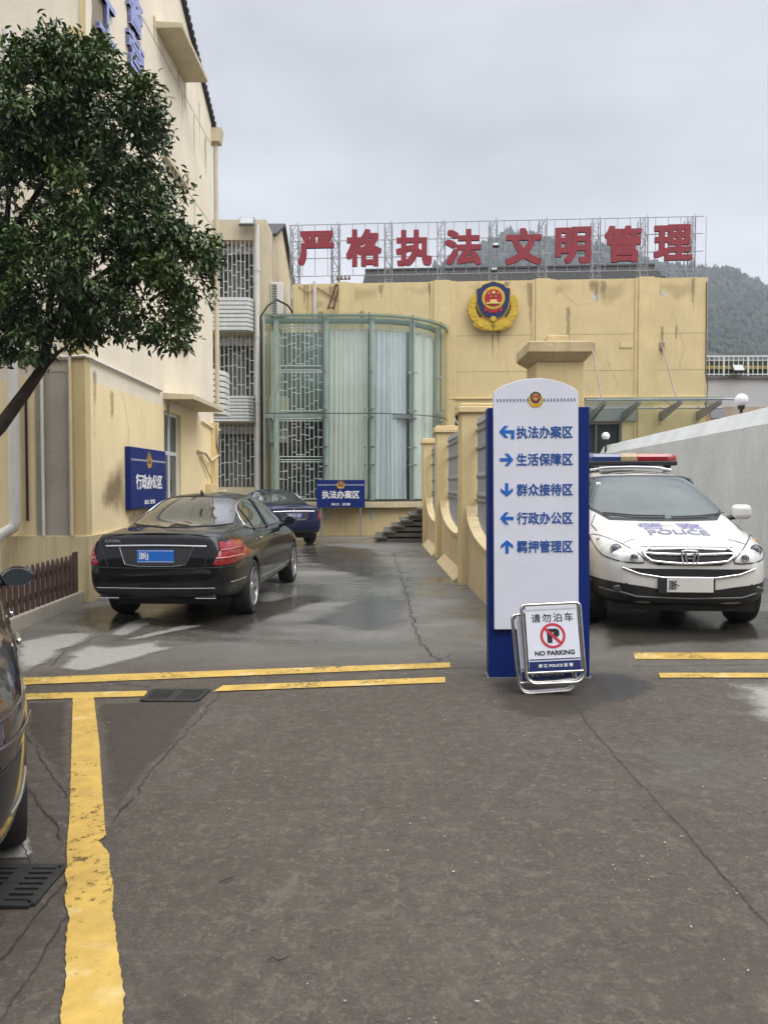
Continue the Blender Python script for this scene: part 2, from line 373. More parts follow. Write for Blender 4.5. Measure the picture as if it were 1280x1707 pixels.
# ------------------------------------------------------------------ ground
def sstep(t): t = max(0.0, min(1.0, t)); return t * t * (3 - 2 * t)
def gh(x, y): return .10 * sstep((x - 1.5) / .9) * sstep((y - 6.7) / 1.3)
def ground_material():
    m = bpy.data.materials.new('wet_concrete'); m.use_nodes = True
    n, l = m.node_tree.nodes, m.node_tree.links; b = n['Principled BSDF']
    t = n.new('ShaderNodeTexCoord')
    def mapping(s, rz=0):
        q = n.new('ShaderNodeMapping'); q.inputs['Scale'].default_value = s; q.inputs['Rotation'].default_value = (0, 0, rz); l.new(t.outputs['Object'], q.inputs[0]); return q.outputs[0]
    def noise(sc, det=6, rg=.6, vec=None, dist=0):
        q = n.new('ShaderNodeTexNoise'); q.inputs['Scale'].default_value = sc; q.inputs['Detail'].default_value = det; q.inputs['Roughness'].default_value = rg
        q.inputs['Distortion'].default_value = dist; l.new(vec or t.outputs['Object'], q.inputs['Vector']); return q.outputs['Fac']
    def rng(v, a, c, lo, hi):
        q = n.new('ShaderNodeMapRange'); q.inputs['From Min'].default_value = a; q.inputs['From Max'].default_value = c
        q.inputs['To Min'].default_value = lo; q.inputs['To Max'].default_value = hi; l.new(v, q.inputs['Value']); return q.outputs[0]
    def math_(op, a, c):
        q = n.new('ShaderNodeMath'); q.operation = op
        for i, v in enumerate((a, c)):
            if isinstance(v, (int, float)): q.inputs[i].default_value = v
            else: l.new(v, q.inputs[i])
        return q.outputs[0]
    def mix(f, a, c, mode='MIX'):
        q = n.new('ShaderNodeMix'); q.data_type = 'RGBA'; q.blend_type = mode
        if isinstance(f, (int, float)): q.inputs['Factor'].default_value = f
        else: l.new(f, q.inputs['Factor'])
        for k, v in (('A', a), ('B', c)):
            if isinstance(v, tuple): q.inputs[k].default_value = (*v, 1)
            else: l.new(v, q.inputs[k])
        return q.outputs['Result']
    sp = n.new('ShaderNodeSeparateXYZ'); l.new(t.outputs['Object'], sp.inputs[0])
    base = mix(rng(noise(.55, 4), .35, .65, 0, 1), (.068, .057, .044), (.094, .081, .065))
    base = mix(rng(noise(7, 8, .7), .38, .66, 0, .85), base, (.052, .043, .034))
    base = mix(rng(noise(48, 6, .8), .53, .63, 0, .75), base, (.155, .138, .112))
    base = mix(rng(noise(75, 5, .8), .545, .61, 0, .85), base, (.045, .04, .035))
    base = mix(rng(noise(3.2, 5, .6, None, 1.5), .60, .70, 0, .30), base, (.17, .155, .13))
    base = mix(rng(noise(1.3, 7, .7, None, .8), .46, .64, 0, .55), base, (.060, .050, .039))
    base = mix(rng(noise(15, 6, .75), .53, .62, 0, .6), base, (.125, .109, .087))
    base = mix(rng(noise(19, 6, .75, None, .6), .57, .64, 0, .7), base, (.043, .036, .028))
    # rain water lying beyond the yellow lines: darker and glossier, in long uneven tongues
    far = rng(sp.outputs['Y'], 6.3, 8.2, 0, 1)
    wet = rng(noise(.55, 6, .60, mapping((.7, 1.1, 1), .15), .7), .42, .62, 1, 0)
    wetf = math_('MULTIPLY', wet, far)
    near = rng(noise(.75, 5, .6, None, .6), .58, .70, 0, .55)
    wetall = math_('MAXIMUM', wetf, math_('MULTIPLY', near, rng(sp.outputs['Y'], 1.0, 5.0, .3, 1)))
    dry_sheen = mix(rng(noise(1.1, 7, .65, mapping((.7, 1.2, 1)), .5), .45, .65, 0, .7), base, (.26, .255, .235))
    base = mix(far, base, mix(.55, dry_sheen, (.185, .18, .165)))  # ground beyond the lines paled: reflected sky put into the base colour
    base = mix(math_('MULTIPLY', wetall, .50), base, (.06, .055, .046))
    l.new(base, b.inputs['Base Color'])
    l.new(rng(wetall, 0, 1, .22, .5), b.inputs['Specular IOR Level'])
    rough = mix(wetall, (.72, .72, .72), (.16, .16, .16))
    fine = rng(noise(24, 4, .7), .3, .7, -.08, .10)
    l.new(math_('ADD', rough, fine), b.inputs['Roughness'])
    bn = n.new('ShaderNodeBump'); bn.inputs['Distance'].default_value = .012
    l.new(rng(wetall, 0, 1, .5, .07), bn.inputs['Strength'])
    l.new(math_('ADD', noise(30, 8, .75), math_('MULTIPLY', noise(6, 6, .65), 1.5)), bn.inputs['Height']); l.new(bn.outputs[0], b.inputs['Normal'])
    return m
def build_ground():
    xs = [-900, -300, -120, -60, -30, -16] + list(np.arange(-10, 12.01, .25)) + [16, 30, 60, 120, 300, 900]
    ys = [-300, -120, -60, -25, -10] + list(np.arange(-4, 30.01, .25)) + [36, 50, 90, 160, 300, 900]
    mb = MB(); mb.v = [(x, y, gh(x, y) + .0035 * mnoise.noise((x * .8, y * .8, 0)) * (abs(x) < 11 and -3 < y < 29)) for y in ys for x in xs]
    nx = len(xs)
    for j in range(len(ys) - 1):
        for i in range(nx - 1): mb.f.append([j * nx + i, j * nx + i + 1, (j + 1) * nx + i + 1, (j + 1) * nx + i]); mb.m.append(0)
    tag(mb.build('ground', ground_material(), smooth=60), kind='structure')
build_ground()
def on(p, up): return Vector((p.x, p.y, gh(p.x, p.y) + up))
M_PAINT = mat('worn_yellow_paint', (.46, .30, .065), .75, .22, 6, bump=.3, bscale=60, dirt=.55, dirtcol=(.22, .16, .06), patch=((.56, .46, .24), .58, .70, 2.6), streak=.0, rvar=.1)
_n, _l = M_PAINT.node_tree.nodes, M_PAINT.node_tree.links
_t = _n.new('ShaderNodeTexCoord'); _q = _n.new('ShaderNodeTexNoise'); _q.inputs['Scale'].default_value = 22; _q.inputs['Detail'].default_value = 9; _q.inputs['Roughness'].default_value = .78; _l.new(_t.outputs['Object'], _q.inputs['Vector'])
_q2 = _n.new('ShaderNodeTexNoise'); _q2.inputs['Scale'].default_value = 2.0; _l.new(_t.outputs['Object'], _q2.inputs['Vector']); _ad = _n.new('ShaderNodeMath'); _ad.operation = 'MULTIPLY_ADD'; _ad.inputs[1].default_value = .5; _l.new(_q2.outputs['Fac'], _ad.inputs[0]); _l.new(_q.outputs['Fac'], _ad.inputs[2])
_r = _n.new('ShaderNodeMapRange'); _r.inputs['From Min'].default_value = .82; _r.inputs['From Max'].default_value = .92; _r.inputs['To Min'].default_value = 1; _r.inputs['To Max'].default_value = .12; _l.new(_ad.outputs[0], _r.inputs['Value']); _l.new(_r.outputs[0], _n['Principled BSDF'].inputs['Alpha'])
def strip(name, A, B, m, up=.008, jit=.0022, step=.05, group=None):     # A and B: the two edges, in picture points
    def res(L):
        g = [G(*p) for p in L]; out = [g[0]]
        for a, b in zip(g, g[1:]):
            k = max(1, int((b - a).length / step))
            for i in range(1, k + 1): out.append(a.lerp(b, i / k))
        return out
    a = res(A); b = res(B); k = max(len(a), len(b))
    def at(L, t): q = t * (len(L) - 1); i = min(int(q), len(L) - 2); return L[i].lerp(L[i + 1], q - i)
    mb = MB(); K = 3
    for i in range(k):
        t = i / (k - 1); p, q = at(a, t), at(b, t); d = (q - p).normalized()
        p = p + d * random.uniform(-jit, jit); q = q + d * random.uniform(-jit, jit)
        for j in range(K + 1): mb.v.append(tuple(on(p.lerp(q, j / K), up)))
    for i in range(k - 1):
        for j in range(K): o = i * (K + 1) + j; mb.f.append([o, o + 1, o + K + 2, o + K + 1]); mb.m.append(0)
    o = mb.build(name, m); tag(o, kind='structure'); return o
strip('yellow_road_marking', [(-260, 1142), (38, 1131), (400, 1118), (750, 1105.5)], [(-260, 1156), (38, 1143), (400, 1128), (750, 1114)], M_PAINT)
strip('yellow_road_marking', [(-260, 1158), (38, 1158), (245, 1153)], [(-260, 1170), (38, 1168), (245, 1162)], M_PAINT)
strip('yellow_road_marking', [(372, 1144), (742, 1130)], [(356, 1154), (742, 1139)], M_PAINT)
strip('yellow_road_marking', [(1055, 1094), (1500, 1094)], [(1058, 1102), (1500, 1102)], M_PAINT)
strip('yellow_road_marking', [(1097, 1123), (1560, 1123)], [(1100, 1131), (1560, 1131)], M_PAINT)
strip('yellow_road_marking', [(122, 1164), (120, 1240), (118, 1310), (116, 1375), (113, 1400), (112, 1440), (109, 1460), (113, 1480), (108, 1500), (116, 1535), (111, 1560), (110, 1640), (102, 1690), (103, 1707), (92, 1830)],
      [(157, 1164), (166, 1240), (171, 1320), (177, 1395), (165, 1405), (182, 1425), (184, 1455), (190, 1480), (188, 1520), (195, 1570), (199, 1610), (208, 1660), (205, 1707), (226, 1830)], M_PAINT, up=.0085, jit=.003, step=.014)
M_CRACK = mat('crack', (.032, .027, .022), .9, .4, 20)
def crack(L, w=.012, jit=.02, up=.0078):
    w *= .62
    g = [G(*p) for p in L]; pts = []
    for a, b in zip(g, g[1:]):
        k = max(2, int((b - a).length / .022)); d = (b - a).normalized(); nrm = Vector((-d.y, d.x, 0))
        for i in range(k):
            p = a.lerp(b, i / k); pts.append(p + nrm * jit * (mnoise.noise(p * 5) + .6 * mnoise.noise(p * 17) + .35 * mnoise.noise(p * 43)))
    pts.append(g[-1]); mb = MB()
    for i, p in enumerate(pts):
        d = (pts[min(i + 1, len(pts) - 1)] - pts[max(0, i - 1)]).normalized(); nrm = Vector((-d.y, d.x, 0))
        ww = w * (.25 + .55 * abs(mnoise.noise(p * 9)) + .35 * random.random())
        mb.v += [tuple(on(p + nrm * ww / 2, up)), tuple(on(p - nrm * ww / 2, up))]
    for i in range(len(pts) - 1): mb.f.append([2 * i, 2 * i + 1, 2 * i + 3, 2 * i + 2]); mb.m.append(0)
    tag(mb.build('ground_crack', M_CRACK), kind='structure')
crack([(190, 1370), (235, 1310), (300, 1232), (335, 1195), (362, 1163)], .018, .03)
crack([(948, 1165), (985, 1215), (1050, 1290), (1130, 1375), (1190, 1445), (1290, 1555)], .014, .012)
crack([(655, 922), (668, 960), (680, 1000), (688, 1035), (700, 1068), (722, 1096), (735, 1101)], .03, .05)
crack([(38, 1215), (60, 1250), (90, 1298), (112, 1332)], .016, .02)
crack([(30, 1285), (55, 1325), (85, 1365), (104, 1402)], .016, .02)
crack([(30, 1151), (100, 1143), (180, 1139), (250, 1146)], .02, .04)
crack([(250, 1138), (330, 1129), (395, 1131), (600, 1122), (815, 1112)], .02, .03)
crack([(700, 1112), (760, 1090), (812, 1087)], .016, .05)
crack([(-20, 1620), (40, 1555), (75, 1515), (112, 1470)], .016, .02)
crack([(0, 1707), (60, 1620), (112, 1530)], .012, .02)
crack([(165, 1062), (110, 1085), (85, 1112)], .02, .03)
crack([(362, 1163), (385, 1140)], .02, .03)
crack([(1055, 1112), (1180, 1110), (1330, 1108)], .02, .03)
crack([(37, 1405), (65, 1480)], .012, .02)
def gstain(poly, m, soft=.15, up=.0062, name='dry_ground_patch'):
    tag(stain([tuple(G(*p).xy) for p in poly], lambda x, y: (x, y, gh(x, y) + up), m, soft, .06, name), kind='structure')
S_DRY = stain_mat('dry_pale_concrete', (.29, .275, .245), .85, .92, 2.6); S_DAMP = stain_mat('damp_brown_concrete', (.058, .047, .036), .55, .52, 1.9); S_WET = stain_mat('standing_wet', (.055, .048, .038), .16, .68, 1.8, bump=.04); S_SHEEN = stain_mat('wet_sheen', (.095, .095, .10), .16, .6, 2.4, bump=.06)
gstain([(14, 1072), (55, 1063), (100, 1056), (155, 1053), (172, 1060), (145, 1074), (112, 1086), (92, 1107), (60, 1121), (14, 1130)], S_DRY, .22)
gstain([(84, 1116), (110, 1088), (150, 1073), (190, 1078), (285, 1063), (275, 1077), (345, 1067), (290, 1084), (235, 1101), (180, 1115), (130, 1123)], S_DRY, .22, .0066)
gstain([(172, 1060), (200, 1040), (245, 1027), (275, 1032), (245, 1049), (212, 1064)], S_DRY, .18, .0070)
gstain([(195, 1067), (300, 1043), (352, 1042), (290, 1056), (225, 1070)], S_DRY, .14, .0074)
gstain([(-60, 1345), (40, 1348), (62, 1418), (48, 1434), (-60, 1438)], S_DRY, .06)
gstain([(158, 1172), (235, 1170), (352, 1166), (300, 1232), (232, 1312), (186, 1368), (174, 1320), (166, 1240)], S_DAMP, .10, .0062, 'damp_ground_patch')
gstain([(38, 1170), (120, 1168), (118, 1330), (112, 1330), (60, 1250), (38, 1215)], S_DAMP, .10, .0062, 'damp_ground_patch')
gstain([(800, 1140), (860, 1120), (1000, 1120), (1075, 1150), (990, 1195), (880, 1205), (815, 1180)], S_DAMP, .25, .0058, 'damp_ground_patch')
gstain([(130, 1012), (220, 1005), (440, 1000), (520, 985), (560, 1000), (470, 1030), (400, 1062), (300, 1052), (240, 1045), (150, 1060), (110, 1040)], S_WET, .35, .0052, 'damp_ground_patch')
gstain([(985, 1030), (1300, 1030), (1330, 1080), (1150, 1088), (1000, 1092)], S_WET, .30, .0052, 'damp_ground_patch')
gstain([(960, 1120), (1060, 1118), (1110, 1150), (1050, 1180), (985, 1165)], S_SHEEN, .25, .0068, 'wet_ground_patch')
gstain([(1180, 1135), (1420, 1132), (1420, 1215), (1290, 1230), (1210, 1190)], S_DRY, .5, .0060)
gstain([(470, 915), (560, 908), (640, 915), (690, 965), (640, 985), (560, 960), (500, 940)], S_WET, .8, .0056, 'wet_ground_patch')
gstain([(560, 1000), (640, 985), (700, 1000), (690, 1050), (600, 1060), (480, 1040)], S_SHEEN, .6, .0060, 'wet_ground_patch')
gstain([(198, 1500), (260, 1530), (330, 1600), (420, 1690), (380, 1760), (215, 1760), (200, 1620)], S_DAMP, .30, .0060, 'damp_ground_patch')
gstain([(738, 1366), (752, 1372), (768, 1368), (780, 1376), (798, 1382), (786, 1388), (770, 1394), (752, 1390), (760, 1380)], stain_mat('pale_splash', (.30, .29, .25), .8, .9, 9), .03, .0058, 'dry_ground_patch')
def grate(name, quad, label, nb, across):
    c = [G(*p) for p in quad]; o = sum(c, Vector()) / 4; r = empty(name, (o.x, o.y, .0), label, 'drain')
    c = [p - o for p in c]; iron = mat('cast_iron', (.032, .031, .029), .7, .3, 20, spec=.25, bump=.4)
    pl = MB(); pl.add([(p.x, p.y, .005) for p in c], [(0, 1, 2, 3)]); pl.build('drain_pit', mat('pit_black', (.006, .006, .006), .9, 0), r)
    fr = MB()
    for a, b in zip(c, c[1:] + c[:1]): fr.bar((a.x, a.y, .010), (b.x, b.y, .010), .035, .012)
    fr.build('grate_frame', iron, r, bevel=.002)
    gb = MB(); e0, e1 = ((c[0], c[1]), (c[3], c[2])) if across else ((c[0], c[3]), (c[1], c[2]))
    for i in range(1, nb):
        t = i / nb; a = e0[0].lerp(e0[1], t); b = e1[0].lerp(e1[1], t); gb.bar((a.x, a.y, .010), (b.x, b.y, .010), (e0[1] - e0[0]).length / nb * .55, .010)
    for t in (.5,):
        a = e0[0].lerp(e1[0], t); b = e0[1].lerp(e1[1], t); gb.bar((a.x, a.y, .0095), (b.x, b.y, .0095), .06 if not across else .03, .010)
    gb.build('grate_bars', iron, r)
grate('drain_grate', [(237, 1170), (328, 1170), (348, 1152), (256, 1152)], 'black slotted drain grate set between the two yellow lines', 9, False)
grate('drain_grate', [(-75, 1512), (52, 1512), (105, 1449), (-12, 1449)], 'dark iron drain cover with long slots beside the wide yellow stripe', 7, False)
def debris():
    mb = MB(); rnd = random.Random(3)
    cl = [(rnd.uniform(-1.6, 3.0), rnd.uniform(1.9, 6.2), rnd.uniform(.08, .35)) for _ in range(26)]
    for i in range(520):
        if i % 4: cx, cy, cr = rnd.choice(cl); x = rnd.gauss(cx, cr); y = rnd.gauss(cy, cr)
        else: y = 1.7 + 5 * rnd.random() ** 1.3; x = rnd.uniform(-2.6, 3.6) * (.4 + y / 6)
        if -1.9 < x < -1.1 and y < 5: continue
        s = rnd.choice((.0016, .002, .0024, .003, .0042)); a = rnd.random() * 6.3; k = rnd.randint(3, 5); p0 = Vector((x, y, gh(x, y) + .0085)); ring = []; el = rnd.uniform(1, 2.4); th = rnd.random() * 3.14
        for j in range(k):
            b = a + j * 6.283 / k; u, v = math.cos(b) * s * el * rnd.uniform(.6, 1.4), math.sin(b) * s * rnd.uniform(.6, 1.2)
            ring.append(p0 + Vector((u * math.cos(th) - v * math.sin(th), u * math.sin(th) + v * math.cos(th), 0)))
        top = p0 + Vector((0, 0, s * .35)); n = len(ring); mb.add(ring + [top], [(j, (j + 1) % n, n) for j in range(n)])
    tag(mb.build('litter_chips', mat('pale_chip', (.40, .38, .33), .8, .5, 60)), 'tiny pale chips scattered over the concrete', kind='stuff')
    for nm, L, lab in (('a', [(366, 1475), (378, 1470), (391, 1466)], 'short straight dark twig lying on open concrete left of centre'), ('b', [(447, 1606), (455, 1602), (464, 1607), (472, 1604), (480, 1600)], 'small curled dark twig lying on the concrete near the bottom edge')):
        P = [on(G(*p), .012) for p in L]; tag(MB().tube(P, .0022, 5).build('twig', mat('dark_twig', (.03, .024, .018), .9, .2, 30)), lab, 'twig')
debris()

# ------------------------------------------------------------------ office block on the left, its long side running away from us
p = atY(145, 900, 10.5); LB = Frame(p.x, 10.5, -.0154)
lb = empty('office_building', (LB.o.x, LB.o.y, 0), 'tall pale office block with yellow ground floor behind the tree', 'building', LB.a)
LD = LB.hit(354, 400, 'x', 0).y
def lw(px, py, x=0.0): q = LB.hit(px, py, 'x', x); return q.y, q.z
wy0, _ = lw(274, 750); wy1, _ = lw(302, 750); _, wz1 = lw(288, 688); wz0 = .95
ridge_y = LD / 2; eave = 9.75; ridge = eave + ridge_y * .50
mb = MB()
fn = lambda w, d, z: (-d, w, z)
mb.wall(0, LD, 0, eave, [(wy0, wy1, wz0, wz1)], .16, fn)
mb.add([(0, 0, eave), (0, LD, eave), (0, ridge_y, ridge)], [(0, 1, 2)])
mb.add([(-9, 0, 0), (0, 0, 0), (0, 0, eave), (-9, 0, eave)], [(0, 1, 2, 3)])
mb.add([(-9, LD, 0), (0, LD, 0), (0, LD, eave), (-9, LD, eave)], [(3, 2, 1, 0)])
mb.add([(-9, 0, 0), (-9, LD, 0), (-9, LD, eave), (-9, ridge_y, ridge), (-9, 0, eave)], [(0, 1, 2, 3, 4)])
lwall = mb.build('wall', M_left(), lb, fix=False)
mb = MB()
for y0, y1 in ((-.35, ridge_y), (LD + .35, ridge_y)):
    s = 1 if y1 > y0 else -1; z0 = eave - .35 * .5
    mb.add([(.07, y0, z0), (.07, y1, ridge), (-9.2, y1, ridge), (-9.2, y0, z0), (.07, y0, z0 + .07), (.07, y1, ridge + .07), (-9.2, y1, ridge + .07), (-9.2, y0, z0 + .07)],
           [(0, 1, 2, 3), (7, 6, 5, 4), (0, 4, 5, 1), (1, 5, 6, 2), (2, 6, 7, 3), (3, 7, 4, 0)])
    for i in range(30):
        yy = y0 + (y1 - y0) * i / 30; zz = z0 + (ridge - z0) * i / 30; mb.box(.0, .085, yy - .045, yy + .045, zz + .04, zz + .11)
mb.build('roof', M_tile(), lb)
mb = MB()
for z in (9.25, 7.45, 6.0): mb.box(-.0, .004, 0.3, LD, z, z + .014)
mb.build('wall_joint', mat('joint_shadow', (.33, .27, .19), .9, .1), lb)  # expansion joints drawn as thin brown strips
# corner pilaster, plinth, cement facing of the end that looks at us
pc = lambda px: LB.hit(px, 800, 'y', 0).x
mb = MB(); mb.box(pc(119), .012, -.03, -.002, 0, 7.6); mb.box(-.001, .014, -.03, .16, 0, eave); mb.build('corner_pilaster', mat('pilaster_yellow', (.60, .47, .24), .8, .1, 2, streak=.3, dirtcol=(.33, .26, .15)), lb, bevel=.004)
mb = MB(); mb.box(pc(62), pc(119) - .004, -.022, -.002, .86, LB.hit(90, 620, 'y', 0).z); mb.build('cement_facing', M_cement(), lb)
mb = MB(); mb.box(pc(60), pc(119) - .004, -.028, -.002, LB.hit(90, 620, 'y', 0).z + .0, 3.26); mb.build('cement_band', mat('cement_band_tan', (.44, .375, .29), .9, .14, 1.6, streak=.3, bump=.3), lb)
mb = MB(); mb.box(-9, .05, -.06, -.032, 0, .90); mb.box(.003, .05, -.031, LD, 0, .90); mb.build('plinth', mat('plinth_render', (.62, .50, .29), .85, .13, 1.6, streak=.5, dirtcol=(.26, .21, .13), dirt=.3, bump=.25), lb, bevel=.006)
mb = MB(); mb.box(-9, pc(60), -.05, -.002, 3.26, 3.40); mb.build('floor_band', M_cream(), lb, bevel=.004)
def lpipe(name, pts, r, m=None): return MB().tube(pts, r, 10).build(name, m or M_pipe(), lb, smooth=50)
x1, x2, x3 = pc(34), pc(75), pc(122)
lpipe('downpipe', [(x1, -.14, 7.5), (x1, -.14, 1.12), (x1 - .02, -.15, 1.02), (x1 - .12, -.20, .95), (x1 - .20, -.23, .88), (x1 - .23, -.24, .74), (x1 - .24, -.24, .02)], .075)
lpipe('conduit', [(x2, -.05, 3.2), (x2, -.05, .9)], .022)
lpipe('conduit', [(x3, -.055, 7.5), (x3, -.055, .9)], .022, mat('cream_conduit', (.62, .52, .35), .6, .1))
lpipe('conduit', [(pc(48), -.04, 2.9), (pc(48), -.04, 1.1)], .018, M_black())
zq = 3.30; ay0, az0 = lw(270, 656)
lpipe('cable_pipe', [(pc(78), -.05, zq - .05), (pc(100), -.05, zq - .02), (.03, -.05, zq), (.045, .1, zq), (.03, .25, zq - .005), (.03, 2, zq - .03), (.03, LB.hit(270, 650, 'x', 0).y - .1, zq - .05)], .022)
lpipe('cable_pipe', [(.03, LB.hit(335, 690, 'x', 0).y, 2.95), (.03, LD - .1, 2.86), (.15, LD, 2.85)], .022)
def awning(a, b, out, th, label=None):
    y0, z0 = lw(*a); y1, z1 = lw(*b); mb = MB()
    z = (z0 + z1) / 2; mb.add([(0, y0, z), (0, y1, z), (out, y1, z), (out, y0, z), (0, y0, z + th + .03), (0, y1, z + th + .03), (out, y1, z + th), (out, y0, z + th)],
                              [(0, 1, 2, 3), (7, 6, 5, 4), (0, 4, 5, 1), (1, 5, 6, 2), (2, 6, 7, 3), (3, 7, 4, 0)])
    mb.build('awning', M_cream(), lb, bevel=.008)
awning((260, 44), (308, 140), .46, .09)
awning((272, 662), (330, 690), .55, .09)
for pa, pb, q in (((270, 255), (308, 305), (300, 300)), ((285, 565), (313, 582), (310, 580))):
    zz = lw(*q)[1]; MB().box(0, .095, lw(*pa)[0], lw(*pb)[0], zz - .05, zz + .03).build('window_ledge', M_cream(), lb, bevel=.006)
# ground floor window
win = MB()
for a, b in ((wy0, wy0 + .06), (wy1 - .06, wy1), ((wy0 + wy1) / 2 - .04, (wy0 + wy1) / 2 + .04)): win.box(-.12, -.07, a, b, wz0, wz1)
for c in (wz0, wz1 - .06, wz0 + (wz1 - wz0) * .60): win.box(-.118, -.072, wy0, wy1, c, c + .07)
wf = win.build('window', mat('window_frame_white', (.72, .73, .74), .4, .05), lb, bevel=.004)
MB().box(-.10, -.092, wy0, wy1, wz0, wz1).build('pane', mat('dark_window_glass', (.05, .065, .065), .06, .2, 2, spec=.8), wf)
MB().box(-.16, .03, wy0 - .04, wy1 + .04, wz0 - .07, wz0 - .004).build('sill', M_cream(), wf, bevel=.004)
# roof gutter and downpipe at the far corner
gz = eave - .1
mb = MB(); mb.prism([(-.10, gz - .30), (.18, gz - .30), (.22, gz), (-.10, gz)], LD - .02, LD + .26); mb.tube([(.07, LD + .10, gz - .3), (.07, LD + .10, 3.4)], .05, 10); mb.build('gutter_downpipe', M_cream(), lb, smooth=40)
# big letters fixed to the long wall
wl_ = empty('wall_lettering', tuple(lb.matrix_world @ Vector((0, 0, 0))), 'lavender blue raised characters fixed high on the pale office wall', 'lettering')
wl_.location = lb.location; wl_.rotation_euler = lb.rotation_euler
lav = mat('lavender_letter', (.34, .38, .66), .6, .1, 6)
for ch, pxa, pxb, z0 in (('工', 160, 188, 7.92), ('警', 209, 233, 8.74), ('营', 209, 235, 8.08)):
    a, _ = lw(pxa, 80); b, _ = lw(pxb, 80)
    text(ch, lav, wl_, (.012, (a + b) / 2, z0 + .30), (0, 0, R(90)), 'letter', h=.58, w=abs(b - a), bold=.02, ext=.05)
# blue office board on the wall
def bluebar(parent, w, z, y, m):
    mb = MB(); k = int(w / .05)
    for i in range(k):
        x = -w / 2 + (i + .5) * w / k; s = 1 if x < 0 else -1; q = w / k * .34
        mb.prism([(x - q * s, z - .016), (x - q * s + .012 * s, z - .016), (x + q * s, z), (x - q * s + .012 * s, z + .016), (x - q * s, z + .016), (x + q * s - .012 * s, z)], y - .003, y)
    mb.build('chevron_line', m, parent)
by0, bz1 = lw(208, 744); by1, bz1b = lw(268, 754); _, bz0 = lw(208, 849); bw = by1 - by0; bh = (bz1 - bz0)
c = lb.matrix_world @ Vector((0, 0, 0))
def lworld(x, y, z): return Vector((LB.o.x + LB.c * x - LB.s * y, LB.o.y + LB.s * x + LB.c * y, z))
ob = empty('office_board', lworld(.09, (by0 + by1) / 2, bz0), 'blue board on the yellow office wall reading 行政办公区', 'sign', LB.a + R(90))
MB().box(-bw / 2, bw / 2, 0, .085, 0, bh).build('board', M_blue(), ob, bevel=.004)
bluebar(ob, bw * .98, bh * .80, -.001, M_letterwhite()); emblem_flat(ob, (0, -.001, bh * .81), .26)
text('行政办公区', M_letterwhite(), ob, (0, -.001, bh * .44), h=.24, w=bw * .74, bold=.022, ext=.006)
text('浙江 监管', M_letterwhite(), ob, (0, -.001, bh * .10), h=.07, w=bw * .30, bold=.02, ext=.004)
stain([(by0 - 1.3, 1.2), (by0 - .9, 1.0), (by0 + .2, 1.0), (by0 + .2, 2.1), (by0 - .3, 2.2), (by0 - .8, 1.9), (by0 - 1.2, 1.6)], lambda y, z: (.004, y, z), stain_mat('wall_soot', (.26, .19, .10), .9, .8, .5), .75, .08, 'wall_mark', lb)  # brown smear beside the board, fading towards its edges
stain([(.35, 7.6), (.5, 6.9), (.62, 7.3), (.8, 7.0), (.9, 7.9), (.85, 9.3), (.4, 9.4)], lambda y, z: (.004, y, z), stain_mat('bare_patch', (.33, .27, .20), .9, .95, 5), .10, .05, 'wall_mark', lb)
stain([(1.6, .92), (6.8, .92), (6.8, 1.25), (5, 1.12), (3.2, 1.3), (1.6, 1.15)], lambda y, z: (.0045, y, z), stain_mat('grime', (.36, .28, .16), .9, .6, 2.4), .15, .07, 'wall_mark', lb)
def drips(parent, to3, spots, m, seed):
    rn = random.Random(seed)
    for x, z, w, L in spots:
        a = rn.uniform(-.02, .02); stain([(x - w / 2, z), (x + w / 2, z), (x + w * .35 + a, z - L * .5), (x + w * .12 + a, z - L), (x - w * .15 + a, z - L * .93), (x - w * .4, z - L * .45)], to3, m, w * .45, max(.03, w * .3), 'wall_mark', parent)
def hairline(parent, to3, pts, w=.005, name='wall_crack'):
    P = []; 
    for a, b in zip(pts, pts[1:]):
        for i in range(12):
            t = i / 12; x, z = a[0] + (b[0] - a[0]) * t, a[1] + (b[1] - a[1]) * t; P.append((x + .05 * mnoise.noise((x * 3, z * 3, 7)), z + .03 * mnoise.noise((x * 5, z * 5, 2))))
    mb = MB(); v = []
    for i, (x, z) in enumerate(P):
        q = P[min(i + 1, len(P) - 1)]; p_ = P[max(i - 1, 0)]; dx, dz = q[0] - p_[0], q[1] - p_[1]; l = math.hypot(dx, dz) + 1e-9; ww = w * (.4 + .6 * random.random()); v += [to3(x - dz / l * ww, z + dx / l * ww), to3(x + dz / l * ww, z - dx / l * ww)]
    mb.add(v, [(2 * i, 2 * i + 1, 2 * i + 3, 2 * i + 2) for i in range(len(P) - 1)]); mb.build(name, mat('hairline_shadow', (.30, .235, .14), .9, .2), parent)  # crack drawn as a narrow brown ribbon
DRIP = stain_mat('rain_drip', (.40, .31, .18), .9, .50, 5); LW3 = lambda y, z: (.0042, y, z)
rn_ = random.Random(4); y_a = lw(300, 100)[0]
drips(lb, LW3, [(rn_.uniform(.4, LD - .2), rn_.choice((9.24, 7.44, 9.7, 6.0)), rn_.uniform(.10, .30), rn_.uniform(.5, 1.7)) for _ in range(16)] + [(wy0 + .1, wz0 - .02, .16, .6), (wy1 - .1, wz0 - .02, .2, .8), (lw(280, 665)[0], 3.2, .3, .7), (.35, 3.2, .2, 1.1), (1.0, 3.0, .25, .8)], DRIP, 1)
hairline(lb, LW3, [(1.4, 3.0), (1.7, 2.5), (1.65, 1.9), (2.0, 1.3)]); hairline(lb, LW3, [(3.4, 7.4), (3.6, 6.6), (3.5, 5.9)]); hairline(lb, LW3, [(5.2, 9.2), (5.6, 8.5), (6.3, 8.2)]); hairline(lb, LW3, [(.5, 6.0), (1.1, 5.6), (1.5, 4.9)])
